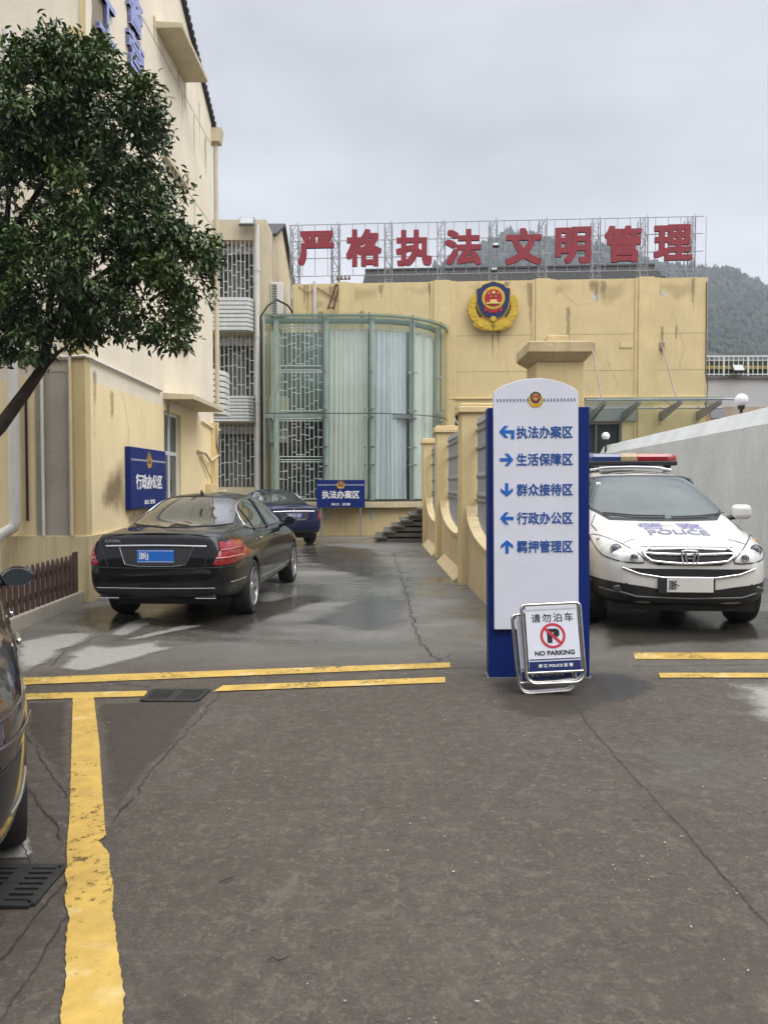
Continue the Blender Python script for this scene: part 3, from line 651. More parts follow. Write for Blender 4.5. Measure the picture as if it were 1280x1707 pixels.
# soft corner clutter: cables, bracket box at the far corner
mb = MB(); a, za = lw(328, 752); b, zb = lw(352, 700)
mb.tube([(.03, a, za), (.06, a + .5, za - .02), (.08, a + .9, za - .18), (.10, a + 1.6, za - .02), (.14, LD - .25, za + .25), (.14, LD - .2, 3.0)], .03, 8)
mb.tube([(.03, a + .2, za - .1), (.06, a + 1.0, za - .55), (.06, LD - .3, za - .85), (.3, LD - .1, za - .85)], .02, 8)
tag(mb.build('looped_cable', M_cream(), None, smooth=60, loc=lb.location, rot=lb.rotation_euler), 'cream cable loop hanging on the yellow wall past the window', 'cable')
mb = MB(); mb.box(.0, .12, LD - .8, LD - .25, .9, 1.62); mb.box(-.01, .10, LD - .28, LD + .05, 0, 3.0); mb.build('corner_pier', M_yel(), lb, bevel=.01)

# ------------------------------------------------------------------ balcony block behind it
BY = 26.5
bx0 = atY(352, 600, BY).x - .6; bx1 = atY(445, 600, BY).x; bz = lambda py, Y=BY: atY(400, py, Y).z
bb = empty('balcony_building', (bx1, BY, 0), 'cream block with barred balconies stacked behind the office block', 'building')
W = bx1 - bx0; dep = 7.0; top = bz(366)
levels = [(bz(498), bz(400)), (bz(660), bz(556)), (bz(812), bz(706))]
mb = MB(); mb.wall(-W, 0, 0, top, [(-W + .3, -.42, a, b) for a, b in levels], 1.5, lambda w, d, z: (w, d, z))
# side wall with the block's raised back part and sloping gable
Yb = lambda py: atY(450, py, BY).z
mb.add([(0, 0, 0), (0, 1.9, 0), (0, 1.9, top), (0, 0, top)], [(0, 1, 2, 3)])
mb.add([(0, 1.9, 0), (0, dep, 0), (0, dep, 10.3), (0, 4.1, 11.6), (0, 1.9, 10.6)], [(0, 1, 2, 3, 4)])
mb.add([(-W, 0, top), (0, 0, top), (0, 1.9, top), (-W, 1.9, top)], [(0, 1, 2, 3)])
mb.add([(-W, dep, 0), (0, dep, 0), (0, dep, 10.3), (-W, dep, 10.3)], [(3, 2, 1, 0)])
mb.build('wall', M_cream(), bb, fix=False)
MB().box(-W, -.0, 1.55, 1.6, 0, top - .2).build('balcony_back', mat('balcony_shade_wall', (.24, .25, .25), .9, .2, 1), bb)  # plain grey wall at the back of the balconies
mb = MB()
for ya, za, yb_, zb in ((1.5, 10.42, 4.1, 11.62), (dep + .3, 10.18, 4.1, 11.62)):
    mb.add([(-W, ya, za), (.14, ya, za), (.14, yb_, zb), (-W, yb_, zb), (-W, ya, za + .12), (.14, ya, za + .12), (.14, yb_, zb + .12), (-W, yb_, zb + .12)],
           [(0, 1, 2, 3), (7, 6, 5, 4), (0, 4, 5, 1), (1, 5, 6, 2), (2, 6, 7, 3), (3, 7, 4, 0)])
mb.build('roof', M_tile(), bb)
rnd = random.Random(5)
def grille(mb, w0, w1, z0, z1, y, nb, r=.012, rungs=3.2, n=5, seed=1):
    rn = random.Random(seed)
    for i in range(nb + 1): x = w0 + (w1 - w0) * i / nb; mb.tube([(x, y, z0), (x, y, z1)], r, n)
    for i in range(nb):
        x0 = w0 + (w1 - w0) * i / nb; x1 = w0 + (w1 - w0) * (i + 1) / nb; k = (i * 2 % 7) / 7
        z = z0 + (z1 - z0) * (.08 + .12 * abs(math.sin(i * 1.3)))
        while z < z1 - .1: mb.tube([(x0, y, z), (x1, y, z)], r * .9, n); z += (z1 - z0) / rungs * (.6 if int(z * 10 + i) % 2 else .9)
for i, (a, b) in enumerate(levels):
    mb = MB(); grille(mb, -W + .32, -.44, a + .02, b - .02, .04, 12, .014, seed=i)
    mb.build('balcony_grille', M_grille(), bb)
    mb = MB(); mb.box(-W + .9, -W + 1.5, 1.40, 1.54, a, b - .35); mb.build('balcony_door', mat('pale_door', (.36, .37, .38), .7, .1), bb)
    MB().box(-W + .35, -.45, .5, .54, b - .32, b - .06).build('balcony_header', mat('header_white', (.55, .56, .56), .7, .1), bb)
    MB().box(-W + 1.7, -.7, 1.44, 1.54, a + .9, b - .6).build('balcony_window', mat('dark_window_glass', (.05, .065, .065), .06, .2, 2), bb)
    if i < 2:
        z1, z0 = a - .02, levels[i + 1][1] + .04; k = 8; mb = MB()
        for j in range(k):
            zb = z0 + (z1 - z0) * j / k; zt = zb + (z1 - z0) / k * .80
            mb.prism([(-W + .25, -.02), (-W + .25, -.42), (-.55, -.42), (-.38, -.02)], zb, zt, 'z')
        mb.build('louver_screen', M_louver(), bb, bevel=.006)
# louvre cage jutting from the gap (turned towards the lane)
zt, zb = bz(618, 19.0), bz(692, 19.0); x0 = atY(357, 650, 19).x; mb = MB()
for j in range(8):
    z = zb + (zt - zb) * j / 8; mb.prism([(x0 - .5, 18.3), (x0 + .02, 18.3), (x0 + .30, 18.9), (x0 + .30, 19.4), (x0 - .5, 19.4)], z, z + (zt - zb) / 8 * .78, 'z')
tag(mb.build('louver_cage', M_louver(), bevel=.006), 'small slanted white louvre cage on the far corner of the office block', 'louvre cage')
q = atY(430, 600, BY - .12)
mb = MB(); mb.tube([(q.x - bx1, -.14, 0.0), (q.x - bx1, -.14, bz(377))], .085, 12)
for z in (2.2, 4.4, 6.6, 8.8): mb.lathe([(.10, -.05), (.10, .05)], (q.x - bx1, -.14, z), 'z', 12)
mb.build('downpipe', M_pipe(), bb, smooth=50)
mb = MB(); mb.tube([(q.x - bx1 + .22, -.1, 0.0), (q.x - bx1 + .22, -.1, bz(530))], .05, 10); mb.build('downpipe', M_pipe(), bb, smooth=50)
mb = MB(); mb.tube([(q.x - bx1 + .11, -.12, 0), (q.x - bx1 + .12, -.16, 4), (q.x - bx1 + .1, -.16, bz(530)), (q.x - bx1 + .35, -.2, bz(512)), (q.x - bx1 + .6, .2, bz(497)), (q.x - bx1 + .9, .8, bz(500)), (q.x - bx1 + 1.05, 1.6, bz(508))], .035, 8)
mb.build('black_cable', M_black(), bb, smooth=60)
# air conditioner on the side wall
ac = empty('air_conditioner', (bx1 + .02, 27.3, bz(526, 27.3)), 'white outdoor air conditioner on the side wall above the glass front', 'air conditioner')
mb = MB(); hh = bz(470, 27.3) - bz(526, 27.3); mb.box(.0, .42, 0, .85, 0, hh); mb.build('casing', M_white(), ac, bevel=.02)
mb = MB()
for i in range(18): z = .06 + (hh - .12) * i / 18; mb.box(.05, .22, -.008, .0, z, z + .03)
mb.build('vent_slots', M_black(), ac)
def flood(name, loc, rz, label, w=.36, m=None):
    e = empty(name, loc, label, 'flood light', rz)
    b = MB(); b.box(-w / 2, w / 2, -.10, .0, -w * .4, w * .4).xf(Matrix.Rotation(R(-40), 4, 'X')).build('lamp_housing', m or mat('grey_lamp', (.16, .16, .15), .5, .1), e, bevel=.01)
    b = MB(); b.box(-w * .42, w * .42, -.108, -.1, -w * .32, w * .32).xf(Matrix.Rotation(R(-40), 4, 'X')).build('lamp_glass', mat('lamp_glass_grey', (.33, .35, .34), .15, .1), e)
    b = MB(); b.bar((-w * .5, 0, 0), (-w * .5, .16, .05), .02).bar((w * .5, 0, 0), (w * .5, .16, .05), .02).build('bracket', M_galv(), e)
q = atY(412, 372, BY - .2); flood('flood_light', (q.x, BY - .2, q.z), 0, 'grey flood light hanging over the cream parapet above the balconies', .5)

# ------------------------------------------------------------------ main police building
p0 = atY(489, 600, 27.6); FA = Frame(p0.x, 27.6, R(-3.75))
mbd = empty('police_building', (FA.o.x, FA.o.y, 0), 'long yellow flat-fronted building under the red rooftop letters', 'building', FA.a)
def fw(px, py, y=0.0): q = FA.hit(px, py, 'y', y); return q.x, q.z
FW = fw(1178, 560)[0]; FT = fw(830, 468)[1]
def fworld(x, y, z): return Vector((FA.o.x + FA.c * x - FA.s * y, FA.o.y + FA.s * x + FA.c * y, z))
wa = fw(748, 690)[0]; wb = wa + 2.2; wz1 = fw(760, 677)[1]; wz0 = wz1 - 1.9
da = fw(948, 700)[0]; db = fw(1036, 700)[0]; dz = fw(1000, 703)[1]
mb = MB(); mb.wall(0, FW, 0, FT, [(wa, wb, wz0, wz1), (da, db, 0, dz)], .22, lambda w, d, z: (w, d, z))
mb.add([(FW, 0, 0), (FW, 12, 0), (FW, 12, FT), (FW, 0, FT)], [(0, 1, 2, 3)]); mb.add([(0, 0, 0), (0, 12, 0), (0, 12, FT), (0, 0, FT)], [(3, 2, 1, 0)])
mb.add([(0, .25, FT - .9), (FW, .25, FT - .9), (FW, 12, FT - .9), (0, 12, FT - .9)], [(0, 1, 2, 3)])
mb.add([(0, 0, FT), (FW, 0, FT), (FW, .25, FT), (0, .25, FT)], [(0, 1, 2, 3)]); mb.add([(0, .25, FT - .9), (FW, .25, FT - .9), (FW, .25, FT), (0, .25, FT)], [(3, 2, 1, 0)])
mb.add([(0, 12, 0), (FW, 12, 0), (FW, 12, FT), (0, 12, FT)], [(3, 2, 1, 0)])
mb.build('facade', M_facade(), mbd, fix=False)
for a, b in ((565, 582), (723, 750), (892, 916), (1063, 1089)):
    xa, xb = fw(a, 560)[0], fw(b, 560)[0]; MB().box(xa, xb, -.09, -.002, 0, FT + .035).build('pilaster', M_yel(), mbd, bevel=.006)
    MB().box(xa - .12, xb + .18, -.035, -.0025, 0, FT + .012).build('pilaster_backing', M_yel(), mbd, bevel=.004)
zl = fw(760, 666)[1]; MB().box(fw(740, 666)[0], FW, -.05, -.003, zl, zl + .07).build('string_course', M_yel(), mbd, bevel=.01)
mb = MB()
for z in (fw(800, 560)[1], fw(800, 620)[1]): mb.box(0, FW, -.0025, 0, z, z + .015)
mb.build('wall_joint', mat('joint_shadow', (.33, .27, .19), .9, .1), mbd)  # facade joints, the same thin brown strips
# barred window beside the glass front
mb = MB()
for a, b, c, d in ((wa, wb, wz1 - .06, wz1), (wa, wb, wz0, wz0 + .06), (wa, wa + .06, wz0, wz1), (wb - .06, wb, wz0, wz1)): mb.box(a, b, .10, .16, c, d)
wf = mb.build('window', M_grille(), mbd)
MB().box(wa, wb, .17, .18, wz0, wz1).build('pane', M_dark(), wf)
mb = MB()
for i in range(-3, 9): x = wa + i * .28; mb.bar((x, .02, wz1 - .05), (x + .5, .02, wz1 - .95), .035)
for c in (wz1 - .05, wz1 - .95, wz0 + .05): mb.bar((wa, .02, c), (wb, .02, c), .04)
for i in range(12): x = wa + .1 + i * .18; mb.bar((x, .02, wz1 - .95), (x, .02, wz0 + .05), .03)
mb.build('window_bars', M_grille(), wf)
# entrance door
mb = MB(); t = .09
mb.box(da, db, -.02, .16, dz - t, dz); mb.box(db - t, db, -.02, .16, 0, dz - t - .002); mb.box(da, da + t, -.02, .16, 0, dz - t - .002); mb.box((da + db) / 2, (da + db) / 2 + .07, .04, .12, 0, dz - t - .002)
df = mb.build('door', mat('door_frame_bronze', (.20, .185, .16), .4, .1, metal=.4), mbd, bevel=.004)
MB().box(da + t, db - t, .125, .14, 0, dz - t).build('door_glass', mat('dark_window_glass', (.05, .065, .065), .06, .2, 2), df)
q0, q1 = fw(940, 700)[0], fw(1060, 700)[0]; z0, z1 = dz + .01, fw(1000, 676)[1]
MB().box(q0, q1, -.06, -.004, z0, z1).build('lintel_panel', mat('grey_lintel', (.33, .335, .32), .6, .1, 3), mbd, bevel=.004)
text('办证大厅', M_letterwhite(), df, ((da + db) / 2 + .1, .124, dz - 1.15), h=.20, w=1.2, bold=.02)
# glass canopy on raking beams
cn_ = MB(); xa, xb = fw(955, 680)[0], fw(1196, 680)[0]; zc0 = fw(1100, 681)[1]; out = 2.5
zc1 = FA.hit(1100, 663, 'y', -out).z; xb2 = FA.hit(1207, 663, 'y', -out).x; xa2 = xa
cano = MB().add([(xa, -.1, zc0 + .10), (xb, -.1, zc0 + .10), (xb2, -out, zc1), (xa2, -out, zc1), (xa, -.1, zc0 + .115), (xb, -.1, zc0 + .115), (xb2, -out, zc1 + .015), (xa2, -out, zc1 + .015)],
                [(0, 1, 2, 3), (7, 6, 5, 4), (0, 4, 5, 1), (1, 5, 6, 2), (2, 6, 7, 3), (3, 7, 4, 0)]).build('canopy_glass', glass_mat('canopy_glass', (.80, .86, .83), .07), mbd)
beamx = [fw(px, 685)[0] for px in (985, 1038, 1101, 1162)]
for i, x in enumerate(beamx):
    b = MB(); b.add([(x - .05, -.0, zc0 - .42), (x + .05, -.0, zc0 - .42), (x + .05, -out + .35, zc1 - .16), (x - .05, -out + .35, zc1 - .16), (x - .05, 0, zc0 - .12), (x + .05, 0, zc0 - .12), (x + .05, -out + .35, zc1 - .06), (x - .05, -out + .35, zc1 - .06)],
                    [(0, 1, 2, 3), (7, 6, 5, 4), (0, 4, 5, 1), (1, 5, 6, 2), (2, 6, 7, 3), (3, 7, 4, 0)])
    for f in (.2, .55, .9):
        yb = -f * (out - .3); zb = zc0 - .12 + (zc1 - .06 - zc0 + .12) * f
        for s in (-.18, .18): b.tube([(x, yb, zb), (x + s, yb - .05, zb + .12)], .014, 6)
    b.build('canopy_beam', M_galv(), mbd)
b = MB()
for f, dzz in ((.15, -.04), (.9, -.02)): yb = -f * out; b.tube([(xa, yb, zc0 + (zc1 - zc0) * f + dzz), (xb, yb, zc0 + (zc1 - zc0) * f + dzz)], .028, 8)
b.build('canopy_rail', M_galv(), mbd, smooth=50)
for i in (0, 2):
    x = beamx[i]; zt = fw(1101, 577)[1]; b = MB(); b.tube([(x, -.02, zt), (x, -out * .72, zc1 - .0)], .028, 8); b.box(x - .08, x + .08, -.06, -.0, zt - .12, zt + .12); b.build('canopy_rod', mat('rusty_rod', (.33, .26, .22), .6, .2, 8, metal=.4), mbd, smooth=40)
a, z = fw(1033, 577)
MB().box(a, a + .42, -.03, -.002, z - .06, z + .15).build('wall_plate', M_yel(), mbd, bevel=.004)
# repaired spots and small marks on the render
mb = MB()
for px, py, s in ((993, 496, .16), (1093, 489, .17), (1100, 487, .12), (1107, 491, .09)):
    a, z = fw(px, py); mb.prism([(a + s * (.7 + .4 * random.random()) * math.cos(k), z + s * (.7 + .4 * random.random()) * math.sin(k)) for k in np.linspace(0, 6.0, 9)], -.004, -.001)
mb.build('filler_patch', mat('white_filler', (.60, .57, .50), .9, .15, 9), mbd)
for a_, b_, h_ in ((.3, 3.2, .9), (3.6, 5.2, .6), (5.9, 7.1, .7), (7.6, 9.9, .8), (10.0, 11.6, 1.1), (12.2, 14.0, .9)):
    stain([(a_, FT - .02), (b_, FT - .02), (b_ - .1, FT - h_ * .7), ((a_ + b_) / 2, FT - h_), (a_ + .2, FT - h_ * .5)], lambda x, z: (x, -.0045, z), stain_mat('parapet_grime', (.42, .33, .18), .9, .22, 1.4), .45, .10, 'wall_mark', mbd)
F3 = lambda x, z: (x, -.0052, z); rn_ = random.Random(9)
drips(mbd, F3, [(rn_.uniform(.4, FW - .3), FT - rn_.choice((.0, .02, .9, 1.6)), rn_.uniform(.10, .34), rn_.uniform(.6, 2.2)) for _ in range(26)] + [(fw(821, 560)[0], fw(821, 556)[1], .12, 1.2)], DRIP, 2)
for a_, b_, c_ in (((655, 500), (690, 560), (688, 640)), ((930, 480), (960, 510), (985, 505)), ((1010, 600), (1030, 640), (1020, 655)), ((1120, 520), (1140, 580), (1130, 620)), ((840, 590), (850, 640), (872, 660))): hairline(mbd, F3, [fw(*a_), fw(*b_), fw(*c_)])
cb_ = MB(); A_ = fw(498, 478); B_ = fw(530, 520); C_ = fw(1176, 470); D_ = fw(1177, 680)
cb_.tube([(A_[0], -.03, A_[1]), ((A_[0] + B_[0]) / 2, -.04, A_[1] - .25), (B_[0], -.03, A_[1] - .05), (B_[0] + .9, -.03, B_[1] + .2)], .012, 5); cb_.build('wall_cable', M_black(), mbd)
cb_ = MB(); cb_.tube([(C_[0] + .02, -.02, C_[1]), (C_[0] + .03, -.02, D_[1] + 1.2), (C_[0] + .10, -.03, D_[1] + .7), (C_[0] + .04, -.02, D_[1])], .016, 5); cb_.build('corner_cable', M_black(), mbd)
# hipped tile roof set back behind the parapet
rl, rr = FA.hit(600, 470, 'y', 1.4).x, FA.hit(1136, 462, 'y', 1.4).x; za = FT - .35; yr = 3.6; zr = FA.hit(800, 451, 'y', yr).z
r0, r1 = FA.hit(609, 450, 'y', yr).x, FA.hit(1090, 442, 'y', yr).x
mb = MB(); V = [(rl, 1.2, za), (rr, 1.2, za), (rr, 6, za), (rl, 6, za), (r0, yr, zr), (r1, yr, zr)]
mb.add(V, [(0, 1, 5, 4), (1, 2, 5), (2, 3, 4, 5), (3, 0, 4)])
for i in range(120):
    x = rl + (rr - rl) * (i + .5) / 120; t = 1.0
    if x < r0: t = (x - rl) / (r0 - rl)
    if x > r1: t = (rr - x) / (rr - r1)
    mb.tube([(x, 1.12, za - .02), (x, 1.2 + (yr - 1.2) * t, za + (zr - za) * t + .03)], .055, 6)
for i in range(90):
    x = r0 + (r1 - r0) * (i + .5) / 90; mb.lathe([(.09, -.075), (.11, .07)], (x, yr, zr + .05), 'x', 8)
mb.build('tile_roof', M_tile(), mbd, smooth=40)
# emblem hung on the facade
a, z = fw(821, 513); em = empty('police_emblem', fworld(a, -.10, z), 'large gold and navy shield emblem with red centre on the yellow front', 'emblem', FA.a)
sc_ = (fw(821, 473)[1] - fw(821, 554)[1])
for nm, (b, m) in emblem_parts().items():
    b.xf(Matrix.Diagonal((sc_ * 1.07, sc_ * 1.6, sc_, 1))); b.build(nm, m, em, bevel=.006)
mb = MB()
for s in (-1, 1): mb.tube([(s * .28 * sc_, .03, .40 * sc_), (s * .30 * sc_, .05, .56 * sc_)], .012, 6)
mb.build('hanging_wire', M_galv(), em)

# ------------------------------------------------------------------ rooftop sign: lattice frame carrying eight red characters
RS = .9
a0, zt = FA.hit(483, 375, 'y', RS).x, FA.hit(800, 368, 'y', RS).z; a1 = FA.hit(1172, 362, 'y', RS).x
rs = empty('rooftop_sign', fworld(0, RS, FT - .9), 'rooftop frame carrying the eight big red characters', 'sign', FA.a); ZB = FT - .9
mb = MB(); rz = lambda py: FA.hit(830, py, 'y', RS).z - ZB
for py in (368, 396, 425, 455): mb.tube([(a0, 0, rz(py)), (a1, 0, rz(py))], .016, 6)
for px in list(range(483, 1180, 21)): x = FA.hit(px, 400, 'y', RS).x; mb.tube([(x, 0, rz(455)), (x, 0, rz(368))], .011, 5)
for px in (485, 552, 641, 729, 816, 899, 988, 1067, 1146):
    x = FA.hit(px, 400, 'y', RS).x; w = .26
    for xx, yy in ((x, .04), (x + w, .04), (x, .40), (x + w, .40)): mb.tube([(xx, yy, 0), (xx, yy, rz(368) - .02)], .022, 6)
    z = 0; hstep = .42; k = 0
    while z < rz(372) - hstep * .5:
        for yy in (.04, .40): mb.tube([(x if k % 2 else x + w, yy, z), (x + w if k % 2 else x, yy, z + hstep)], .012, 5); mb.tube([(x, yy, z), (x + w, yy, z)], .012, 5)
        for xx in (x, x + w): mb.tube([(xx, .04, z), (xx, .40, z + hstep)], .010, 5)
        z += hstep; k += 1
mb.build('lattice_frame', M_galv(), rs, smooth=60)
for ch, x0, x1, y0, y1 in (('严', 497, 557, 385, 443), ('格', 577, 636, 382, 445), ('执', 660, 720, 383, 444), ('法', 742, 802, 382, 443), ('文', 842, 903, 380, 442), ('明', 925, 985, 378, 440), ('管', 1007, 1069, 376, 438), ('理', 1089, 1153, 374, 435)):
    A = FA.hit(x0, y1, 'y', RS - .1); B = FA.hit(x1, y0, 'y', RS - .1)
    text(ch, M_redletter(), rs, ((A.x + B.x) / 2, -.04, (A.z + B.z) / 2 - ZB), name='letter', h=B.z - A.z, w=B.x - A.x, bold=.038, ext=.12)
for px, py in ((826, 411), (823, 452)):
    q = FA.hit(px, py, 'y', RS - .2); flood('flood_light', fworld(q.x, RS - .2, q.z), FA.a, 'small black flood light clamped %s on the rooftop sign frame' % ('high' if py < 430 else 'low'), .22, M_black())
# rusty ladder and insulator bracket on the roof edge
q = fw(548, 518); q2 = fw(561, 474); lad = MB()
for s in (0, .20): lad.bar((q[0] + s, -.25, q[1]), (q2[0] + s * .55, -.03, q2[1]), .045)
for t in (.05, .95): lad.bar((q[0] + (q2[0] - q[0]) * t, -.25 + .22 * t, q[1] + (q2[1] - q[1]) * t), (q[0] + .2 + (q2[0] - q[0]) * t, -.25 + .22 * t, q[1] + (q2[1] - q[1]) * t), .04)
tag(lad.build('iron_bracket', mat('rust', (.12, .05, .03), .9, .3, 9), loc=(FA.o.x, FA.o.y, 0), rot=(0, 0, FA.a)), 'rusty leaning iron bracket above the glass front', 'bracket')
ins = MB(); q = FA.hit(563, 466, 'y', .5); w = .45; ins.tube([(q.x - .0, .5, FT - .9), (q.x, .5, q.z)], .015, 6); ins.tube([(q.x - .05, .5, q.z), (q.x + w, .5, q.z)], .018, 6)
for i in range(4): ins.lathe([(.03, 0), (.05, .04), (.03, .09), (.045, .12), (.02, .15)], (q.x + i * w / 3.3, .5, q.z), 'z', 8)
tag(ins.build('insulator_rack', mat('insulator_brown', (.12, .09, .08), .4, .1), loc=(FA.o.x, FA.o.y, 0), rot=(0, 0, FA.a)), 'row of four small insulators on the yellow roof edge', 'insulator rack')
q = fw(525, 500); tag(MB().tube([(q[0], -.06, fw(525, 520)[1] - 1), (q[0], -.06, fw(525, 470)[1])], .055, 10).build('vent_pipe', M_pipe(), loc=(FA.o.x, FA.o.y, 0), rot=(0, 0, FA.a), smooth=50), 'short cream pipe up the yellow wall above the glass front', 'pipe')
# ------------------------------------------------------------------ curved glass annex in front of the yellow building
AY = 24.6
ax0 = atY(441, 700, AY).x; acx, acr = -.60, 2.79; acy = AY + acr
zA = lambda py: atY(560, py, AY).z
zb_, zm_, zt_ = zA(836), zA(689), zA(525)
def arc(s, off=0.0):                                  # distance along the front -> x, y, outward normal; flat part then quarter circle
    L = acx - ax0
    if s <= L: return Vector((ax0 + s, AY - off, 0)), Vector((0, -1, 0))
    a = (s - L) / acr; n = Vector((math.sin(a), -math.cos(a), 0)); return Vector((acx, acy, 0)) + n * (acr + off), n
SL = acx - ax0; SEND = SL + acr * R(88)
def ribbon(mb, s0, s1, z0, z1, off, th, step=.12):
    k = max(2, int((s1 - s0) / step) + 1); vs = []
    for i in range(k + 1):
        s = s0 + (s1 - s0) * i / k; a, n = arc(s, off); b, _ = arc(s, off - th)
        vs += [(a.x, a.y, z0), (a.x, a.y, z1), (b.x, b.y, z1), (b.x, b.y, z0)]
    f = []
    for i in range(k):
        o = 4 * i
        for j in range(4): f.append((o + j, o + (j + 1) % 4, o + 4 + (j + 1) % 4, o + 4 + j))
    f += [(3, 2, 1, 0), (4 * k, 4 * k + 1, 4 * k + 2, 4 * k + 3)]; mb.add(vs, f)
ga = empty('glass_annex', (ax0, AY, 0), 'curved glass stair bay with white curtains at the lane end', 'glass bay')
off = Vector((-ax0, -AY, 0)); T0 = Matrix.Translation(off)
def ab(mb, name, m, **k): return mb.xf(T0).build(name, m, ga, **k)
mb = MB(); ribbon(mb, -.05, SEND, 0, zb_ - .20, -.10, .5); ab(mb, 'base_wall', mat('annex_base', (.64, .50, .265), .85, .1, 1.6, streak=.4, dirtcol=(.3, .23, .13), bump=.2))
mb = MB(); ribbon(mb, -.05, SEND, zb_ - .196, zb_ - .01, .12, .8); ab(mb, 'ledge', mat('annex_ledge', (.55, .46, .30), .8, .12, 2, streak=.5, dirtcol=(.28, .22, .14), bump=.2), bevel=.012)
mb = MB(); ribbon(mb, -.05, SEND, zb_ - .008, zb_ + .05, .05, .12); ab(mb, 'bottom_rail', mat('dark_steel_rail', (.08, .085, .08), .4, .1, metal=.5))
GL = glass_mat('green_glass', (.935, .965, .95), .06)
s537 = atY(538, 700, AY).x - ax0
joints = [0, s537, s537 + 1.46, s537 + 2.92, s537 + 4.38, SEND]
for i in range(5):
    for a, b in ((zb_ + .05, zm_ - .006), (zm_ + .006, zt_)):
        mb = MB(); ribbon(mb, joints[i] + .006, joints[i + 1] - .006, a, b, 0, .012); ab(mb, 'glass_panel', GL, smooth=40)
for s in joints[1:5]:                                # dark sealant joints
    a, n = arc(s, .004); mb = MB(); mb.tube([(a.x, a.y, zb_), (a.x, a.y, zt_ + .10)], .016, 6); ab(mb, 'joint_fin', mat('joint_dark', (.05, .06, .055), .5, .1))
mb = MB(); ribbon(mb, 0, SEND, zm_ - .014, zm_ + .014, .006, .02); ab(mb, 'mid_joint', MATS['joint_dark'])
# roof glass disc, upstand and beams
mb = MB(); pts = [arc(SEND * i / 30 if i < 30 else SEND, .10)[0] for i in range(31)]
poly = [(p.x, p.y) for p in pts] + [(acx + acr, acy + .3), (ax0, acy + .1)]
mb.prism(poly, zt_ + .02, zt_ + .05, 'z'); ab(mb, 'roof_glass', glass_mat('roof_glass', (.88, .95, .92), .07))
mb = MB(); ribbon(mb, 0, SEND, zt_ - .20, zt_ - .06, -.20, .12); ribbon(mb, 0, SEND, zt_ - .03, zt_ + .015, .02, .10); ab(mb, 'top_beam', mat('grey_green_beam', (.22, .27, .25), .5, .1, 4))
mb = MB(); ribbon(mb, 0, SEND, zm_ - .10, zm_ + .06, -.42, .14); ab(mb, 'mid_beam', mat('pale_beam', (.48, .52, .48), .6, .1, 4))
colm = mat('pale_column', (.42, .49, .455), .55, .12, 3)
cols = [atY(460, 700, AY).x - ax0] + [joints[i] + .10 for i in range(1, 5)]
for s in cols:
    a, n = arc(s, -.16); mb = MB(); mb.tube([(a.x, a.y, 0.5), (a.x, a.y, zt_ - .06)], .085, 12); ab(mb, 'column', colm, smooth=50)
sp = MB()
for s in joints[1:5]:
    for z in (zA(777 if s < SL else 775), zA(618), zA(689) - .12, zA(689) + .12, zA(745)):
        c, n = arc(s, 0); tdir = Vector((-n.y, n.x, 0)); inner = c - n * .12
        for q in (-.13, .13): sp.tube([inner + Vector((0, 0, z)), c + tdir * q + Vector((0, 0, z + (.04 if q > 0 else -.02))) - n * .02], .014, 6); sp.lathe([(.035, -.03), (.035, .012)], tuple(c + tdir * q + Vector((0, 0, z))), 'y', 8)
ab(sp, 'spider_fittings', M_steel(), smooth=50)
# curtains
def curtain(s0, s1, m, z1, z0, seed):
    rn = random.Random(seed); k = int((s1 - s0) / .018); mb = MB(); rows = 8; ph = rn.random() * 9
    for i in range(k + 1):
        s = s0 + (s1 - s0) * i / k
        for r in range(rows + 1):
            t = r / rows; z = z1 + (z0 - z1) * t; amp = .022 + .035 * t
            fr_ = s * 40 + 5.5 * mnoise.noise((s * 1.7, t * .35, seed)); d = amp * (.45 + .9 * abs(mnoise.noise((s * 2.6, seed * 3, .2 * t)) * 1.6)) * (math.sin(fr_ + ph) + .4 * math.sin(2.3 * fr_)) + .05 * t * mnoise.noise((s * 2.5, seed, t * .6))
            a, n = arc(s, -.30 + d); mb.v.append((a.x, a.y, z + (.02 * math.sin(s * 46 + ph) if r == 0 else 0)))
    for i in range(k):
        for r in range(rows): o = i * (rows + 1) + r; mb.f.append([o, o + rows + 1, o + rows + 2, o + 1]); mb.m.append(0)
    ab(mb, 'curtain', m, smooth=80, fix=False)
cw = mat('white_curtain', (.70, .71, .66), .9, .06, 2); cb = mat('bluish_curtain', (.62, .65, .69), .9, .06, 2)
ztc = zA(548)
curtain(joints[1] + .14, joints[2] - .03, cw, ztc, zb_ + .07, 1); curtain(joints[2] + .12, joints[3] - .06, cb, ztc, zb_ + .07, 2); curtain(joints[3] + .10, SEND - .25, cw, ztc, zb_ + .07, 3)
mb = MB(); ribbon(mb, joints[1], joints[4], ztc + .03, ztc + .06, -.28, .03)
for i in range(40): s = joints[1] + (joints[4] - joints[1]) * i / 40; a, n = arc(s, -.29); mb.tube([(a.x, a.y, ztc), (a.x, a.y, ztc + .16)], .008, 4)
ab(mb, 'curtain_rail', M_grille())
